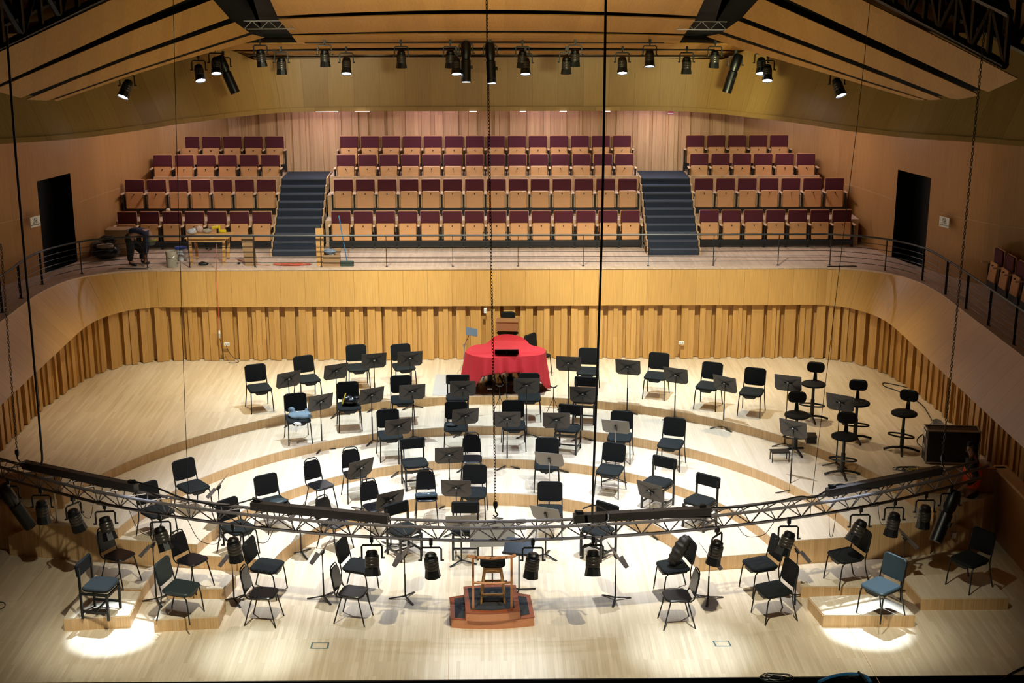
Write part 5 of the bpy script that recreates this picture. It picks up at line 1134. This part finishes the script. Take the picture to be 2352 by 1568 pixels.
# ================================================================== STAGE LEFT/RIGHT EXTRAS
p = bZ(2128, 1068, LV[4]); t = empty('flight_case', (p.x+.48, p.y+.20, LV[4]), -.10); tag(t, 'black flight case with aluminium edges at the right wall', 'flight case')
part(t, 'body', MB().box((0, 0, .32), (.92, .30, .60)), M['iron'])
for sx in (-1, 1):
    for sy in (-1, 1): part(t, 'edge', MB().box((sx*.46, sy*.15, .32), (.025, .025, .62)), M['steel'])
for sy in (-1, 1): part(t, 'edge', MB().box((0, sy*.15, .62), (.92, .025, .025)), M['steel']); part(t, 'edge', MB().box((0, sy*.15, .02), (.92, .025, .025)), M['steel'])
for sx in (-1, 1): part(t, 'edge', MB().box((sx*.46, 0, .62), (.025, .30, .025)), M['steel'])
for z in (.25, .52): part(t, 'handle', MB().box((-.47, 0, z), (.02, .18, .12)), M['steel'])
p = bZ(2148, 985, LV[4]); t = empty('floor_lamp_head', p, .4); tag(t, 'grey floodlight lying on the floor by the right wall', 'floodlight')
part(t, 'housing', MB().lathe([(0, .0), (.10, .01), (.13, .10), (.12, .14), (0, .10)], 14, (0, 0, .02), Matrix.Rotation(.6, 3, 'X')), mat('grey housing', (.22, .23, .24), .5)); part(t, 'bracket', MB().tube([(-.14, 0, 0), (-.14, 0, .12), (.14, 0, .12), (.14, 0, 0)], .012, 5), M['iron'])
cable('floor_cable', [bZ(2150, 985, LV[4]+.01), bZ(2135, 955, LV[4]+.01), bZ(2118, 930, LV[4]+.01), bZ(2090, 912, LV[4]+.01), bZ(2060, 897, LV[4]+.01), bZ(2032, 887, LV[4]+.01), bZ(2030, 879, LV[4]+.01), bZ(2060, 884, LV[4]+.01), bZ(2085, 890, LV[4]+.01)], .011, 'black cable along the floor by the right slatted wall', M['iron'], 'floor cables')
cable('floor_cable', [bZ(2145, 985, LV[4]+.01), bZ(2118, 998, LV[4]+.01), bZ(2106, 1010, LV[4]+.01), bZ(2112, 1022, LV[4]+.01), bZ(2126, 1030, LV[4]+.01)], .009, 'black cable looping from the floodlight to the flight case', M['iron'], 'floor cables')
blob_tube('cable_tangle', 2085, 1078, LV[4], 5, .26, .006, 'tangle of dark and coloured cables beside the flight case', M['iron'], 'cables', .5, 5)
blob_tube('cable_tangle', 2098, 1080, LV[4], 3, .12, .007, 'short yellow cable in the tangle beside the flight case', mat('yellow cable', (.45, .32, .02), .5), 'cable', .5, 8)
blob_tube('cable_coil', 1782, 1558, 0, 5, .24, .006, 'thin dark coiled cable at the stage edge, right of centre', M['tube'], 'cable coil', .55, 3)
cable('blue_hose', [bZ(1880, 1566, .02), bZ(1910, 1554, .02), bZ(1945, 1548, .02), bZ(1975, 1549, .02), bZ(1992, 1556, .02), bZ(2000, 1568, .02)], .026, 'thick blue cable curving at the stage edge', mat('blue cable', (.01, .07, .16), .4), 'floor cables')
cable('black_strap', [bZ(1972, 1543, .05), bZ(1982, 1553, .05), bZ(1992, 1567, .02)], .018, 'black strap over the thick blue cable', M['iron'], 'floor cables')
cable('floor_cable', [bZ(2298, 1562, .02), bZ(2325, 1545, .02), bZ(2360, 1528, .02)], .016, 'black cable in the bottom right corner of the stage', M['iron'], 'floor cables')
cable('floor_cable', [bZ(-10, 1382, .01), bZ(8, 1383, .01), bZ(12, 1390, .01), bZ(4, 1397, .01), bZ(-10, 1398, .01)], .006, 'thin cable loop on the floor at the left edge', M['iron'], 'floor cables')
# ================================================================== PEOPLE
def skin_mesh(name, verts, edges, radii, m, parent=None, root=0, sub=2):
    me = bpy.data.meshes.new(name); me.from_pydata([tuple(v) for v in verts], edges, []); o = bpy.data.objects.new(name, me); C.collection.objects.link(o)
    sk = o.modifiers.new('skin', 'SKIN'); sk.use_smooth_shade = True
    for i, r in enumerate(radii):
        d = me.skin_vertices[0].data[i]; d.radius = (r, r) if not isinstance(r, tuple) else r; d.use_root = (i == root)
    ss = o.modifiers.new('sub', 'SUBSURF'); ss.levels = sub; ss.render_levels = sub
    bpy.context.view_layer.update()
    m2 = bpy.data.meshes.new_from_object(o.evaluated_get(bpy.context.evaluated_depsgraph_get())); bpy.data.objects.remove(o)
    m2.materials.clear(); m2.materials.append(m)
    for p_ in m2.polygons: p_.use_smooth = True
    o = bpy.data.objects.new(name, m2); C.collection.objects.link(o)
    if parent: o.parent = parent; o.matrix_parent_inverse = Matrix.Translation(-parent.location); CH.setdefault(parent.name, []).append(o)
    return o
SKIN = mat('skin', (.34, .17, .11), .55)
def hand_chain(w, d, side, V, E, Rr, iw, curl=.4):
    """palm and five fingers grown from wrist index iw at w along direction d"""
    d = Vector(d).normalized(); side = Vector(side).normalized(); nrm = d.cross(side)
    def addv(p, r, par): V.append(p); Rr.append(r); E.append((par, len(V)-1)); return len(V)-1
    palm = addv(w+d*.05, (.036, .018), iw); k = addv(w+d*.085, (.036, .016), palm)
    for i, (off, L) in enumerate(((-.030, .070), (-.010, .080), (.010, .075), (.030, .058))):
        a = addv(w+d*.10+side*off, .0095, k); b = addv(w+d*(.10+L*.5)+side*off*1.1+nrm*L*.15*curl, .0085, a); addv(w+d*(.10+L*.9)+side*off*1.1+nrm*L*.5*curl, .007, b)
    a = addv(w+d*.055-side*.045, .011, palm); addv(w+d*.09-side*.062+nrm*.01, .009, a)
def person(name, J, label, cat, shirt, trousers, extra=None, hair=None, cap=None):
    t = empty(name, J['root']); tag(t, label, cat)
    V, E, Rr = [], [], []
    def a(p, r, par=None):
        V.append(Vector(p)); Rr.append(r)
        if par is not None: E.append((par, len(V)-1))
        return len(V)-1
    pel = a(J['pelvis'], (.13, .10)); sp = a(J['waist'], (.12, .09), pel); ch = a(J['chest'], (.145, .10), sp); nk = a(J['neck'], .055, ch); hb = a(J['head']+(J['neck']-J['head'])*.45, .062, nk); hd = a(J['head'], (.082, .092), hb); ht = a(J['head']+(J['head']-J['neck']).normalized()*.06, .07, hd)
    for s in ('L', 'R'):
        sh = a(J['sh'+s], .055, ch); el = a(J['el'+s], .042, sh); wr = a(J['wr'+s], .028, el)
        hand_chain(J['wr'+s], J['wr'+s]-J['el'+s], J.get('side', Vector((0, 1, 0))), V, E, Rr, wr)
        hp = a(J['hp'+s], .085, pel); kn = a(J['kn'+s], .058, hp); an = a(J['an'+s], .042, kn); a(J['to'+s], (.04, .035), an)
    b = skin_mesh('body', V, E, Rr, SKIN, t)
    # face
    f = J['face'].normalized(); h = J['head']; upv = (J['head']-J['neck']).normalized(); sd = f.cross(upv).normalized()
    fm = MB().lathe([(0, 0), (.014, .012), (.010, .03), (0, .042)], 8, h+f*.075-upv*.01, (f.to_track_quat('Z', 'Y')).to_matrix())
    o = fm.build('nose', SKIN, t); o.matrix_parent_inverse = Matrix.Translation(-t.location)
    for q in (-1, 1):
        o = MB().lathe([(math.sin(k*PI/6)*.012, -math.cos(k*PI/6)*.012) for k in range(7)], 8, h+f*.082+sd*q*.032+upv*.015).build('eye', M['vinyl'], t); o.matrix_parent_inverse = Matrix.Translation(-t.location)
        o = MB().lathe([(math.sin(k*PI/6)*.028, -math.cos(k*PI/6)*.028) for k in range(7)], 8, h+sd*q*.085, Matrix.Diagonal((.5, .8, 1.1))).build('ear', SKIN, t); o.matrix_parent_inverse = Matrix.Translation(-t.location)
    o = MB().box(h+f*.085-upv*.045, (.035, .01, .01), M4=f.to_track_quat('-Y', 'Z').to_matrix()).build('mouth', mat('lips', (.2, .06, .05), .5), t); o.matrix_parent_inverse = Matrix.Translation(-t.location)
    # clothes
    S, SE, SR = [], [], []
    def c(p, r, par=None):
        S.append(Vector(p)); SR.append(r)
        if par is not None: SE.append((par, len(S)-1))
        return len(S)-1
    p0 = c(J['pelvis'].lerp(J['waist'], .3), (.15, .12)); p1 = c(J['waist'], (.145, .115), p0); p2 = c(J['chest'], (.17, .13), p1); p3 = c(J['chest'].lerp(J['neck'], .55), .09, p2)
    for s in ('L', 'R'): q = c(J['sh'+s], .075, p2); q = c(J['el'+s], .058, q); q = c(J['el'+s].lerp(J['wr'+s], .85), .042, q)
    skin_mesh('shirt', S, SE, SR, shirt, t)
    S, SE, SR = [], [], []
    p0 = c(J['pelvis'].lerp(J['waist'], .25), (.148, .12)); p1 = c(J['pelvis'], (.15, .13), p0)
    for s in ('L', 'R'): q = c(J['hp'+s], .11, p1); q = c(J['kn'+s], .082, q); q = c(J['an'+s].lerp(J['kn'+s], .06), .066, q)
    skin_mesh('trousers', S, SE, SR, trousers, t)
    for s in ('L', 'R'):
        S, SE, SR = [], [], []
        d = (J['to'+s]-J['an'+s]); q = c(J['an'+s]+Vector((0, 0, .01)), .055); q = c(J['an'+s]-Vector((0, 0, .035))+d*.1, (.05, .045), q); q = c(J['to'+s]+d.normalized()*.05-Vector((0, 0, .0)), (.048, .035), q); skin_mesh('shoe', S, SE, SR, M['vinyl'], t, sub=1)
    return t, f, upv, sd
# bent worker on the terrace
yw = 6.08; g = lambda u, v, dy=0: bY(u, v, yw+dy)
J = dict(root=Vector((g(312, 600).x, yw, BAL)), pelvis=g(298, 541), waist=g(306, 530), chest=g(328, 527), neck=g(344, 538), head=g(346, 552), face=Vector((.5, -.3, -1)),
         shL=g(337, 534, .17), shR=g(335, 536, -.17), elL=g(338, 563, .2), elR=g(334, 564, -.2), wrL=g(336, 585, .12), wrR=g(333, 588, -.14),
         hpL=g(296, 549, .10), hpR=g(299, 551, -.10), knL=g(328, 578, .16), knR=g(300, 580, -.10), anL=g(327, 607, .18), anR=g(299, 609, -.04), toL=g(340, 610, .12), toR=g(311, 614, -.06))
for k_ in ('anL', 'anR'): J[k_].z = BAL+.09
for k_ in ('toL', 'toR'): J[k_].z = BAL+.045
t, f, u_, s_ = person('person', J, 'person bending far forward in a navy shirt with a lime edged cap', 'person', noisy('navy shirt', (.010, .014, .045), (.014, .02, .06), 20, .85), noisy('black trousers', (.008, .008, .010), (.014, .014, .016), 20, .9))
h = J['head']; Rq = (u_).to_track_quat('Z', 'Y').to_matrix()
o = MB().lathe([(.105, -.02), (.108, .02), (.10, .06), (.07, .10), (0, .115)], 16, h, Rq).build('cap', mat('grey cap', (.10, .11, .09), .7), t); o.matrix_parent_inverse = Matrix.Translation(-t.location)
o = MB().tube([h+Rq @ Vector((.112*math.cos(a), .112*math.sin(a), -.015)) for a in [k*PI/9 for k in range(18)]], .012, 6, True).build('cap_edge', mat('lime edge', (.35, .45, .03), .6), t); o.matrix_parent_inverse = Matrix.Translation(-t.location)
skin_mesh('undershirt', [J['pelvis']+Vector((-.02, 0, .05)), J['waist']+Vector((-.06, 0, .045))], [(0, 1)], [(.10, .08), (.105, .09)], mat('grey undershirt', (.3, .28, .27), .8), t, sub=2)
# worker at the right end of the truss
yw = -2.45; J = dict(root=Vector((bY(2222, 1225, yw).x, yw, 0)), pelvis=g(2229, 1128), waist=g(2231, 1105), chest=g(2234, 1072), neck=g(2234, 1048), head=g(2231, 1030), face=Vector((-1, -.35, -.25)),
         shL=g(2231, 1058, -.17), shR=g(2240, 1058, .17), elL=g(2243, 1098, -.26), elR=g(2236, 1096, .24), wrL=g(2216, 1116, -.24), wrR=g(2208, 1108, .10),
         hpL=g(2226, 1138, -.09), hpR=g(2232, 1138, .09), knL=g(2222, 1178, -.12), knR=g(2231, 1180, .10), anL=g(2222, 1222, -.10), anR=g(2231, 1216, .12), toL=g(2208, 1228, -.12), toR=g(2218, 1222, .10))
for k_ in ('anL', 'anR'): J[k_].z = .09
for k_ in ('toL', 'toR'): J[k_].z = .045
t, f, u_, s_ = person('person', J, 'person in an orange safety vest with dark curly hair behind the right truss end', 'person', noisy('black shirt', (.010, .010, .012), (.016, .016, .018), 20, .9), bpy.data.materials['black trousers'])
VEST = mat('orange vest', (.75, .09, .02), .7)
skin_mesh('vest', [J['pelvis'].lerp(J['waist'], .35), J['waist'], J['chest'], J['chest'].lerp(J['neck'], .45)], [(0, 1), (1, 2), (2, 3)], [(.19, .16), (.19, .16), (.215, .18), (.14, .13)], VEST, t)
h = J['head']; b = MB(); rnd = random.Random(4)
for k in range(46):
    a = rnd.uniform(0, 2*PI); e = rnd.uniform(-.5, 1.5); d = Vector((math.cos(a)*math.cos(e), math.sin(a)*math.cos(e), math.sin(e)))
    if d.dot(f) > .45 and e < .8: continue
    b.lathe([(math.sin(q*PI/4)*.034, -math.cos(q*PI/4)*.034) for q in range(5)], 6, h+Vector((0, 0, .015))+d*.092)
o = b.build('hair', mat('dark hair', (.012, .009, .008), .8), t); o.matrix_parent_inverse = Matrix.Translation(-t.location)

# soffit light strips, exit sign, small truss pieces in the ceiling gaps
for k, (u0, u1) in enumerate(((725, 776), (815, 849), (1078, 1095), (1194, 1208), (1286, 1302), (1388, 1402))):
    a, c = bY(u0, 255, 8.80), bY(u1, 255, 8.80); o = MB().box(((a.x+c.x)/2, 8.83, 5.994), (c.x-a.x, .04, .010)).build('strip_light', mat('strip lamp %d' % k, (1, 1, 1), .5, 0, (1, .92, .95), 1.6)); tag(o, 'thin white strip light under the timber band, %s from the left' % ORD[k], 'strip light', 'strip lights under the band')
p = bY(1540, 259, 10.05); t = empty('exit_sign', p); tag(t, 'small red and white sign high on the rear slatted wall', 'sign')
part(t, 'panel', MB().box((0, 0, 0), (.13, .02, .10)), mat('sign red', (.45, .05, .08), .5)); part(t, 'panel_band', MB().box((0, -.012, -.02), (.13, .004, .03)), M['white'])
for (u, v, y, rz, lab) in ((618, 66, 4.6, .12, 'small bright aluminium truss piece in the left ceiling gap'), (1612, 68, 4.6, -.12, 'small bright aluminium truss piece in the right ceiling gap')):
    c = bY(u, v, y); b = MB(); W = .5
    for z in (0, .16): b.tube([(-W, 0, z), (W, 0, z)], .012, 5)
    for k in range(6): b.tube([(-W+k*.166, 0, .16*(k % 2)), (-W+(k+1)*.166, 0, .16*((k+1) % 2))], .009, 4)
    o = b.build('truss_piece', mat('bright aluminium', (.5, .5, .48), .4, .5)); o.location = c; o.rotation_euler = (0, 0, rz); tag(o, lab, 'truss', 'truss pieces in the ceiling gaps')
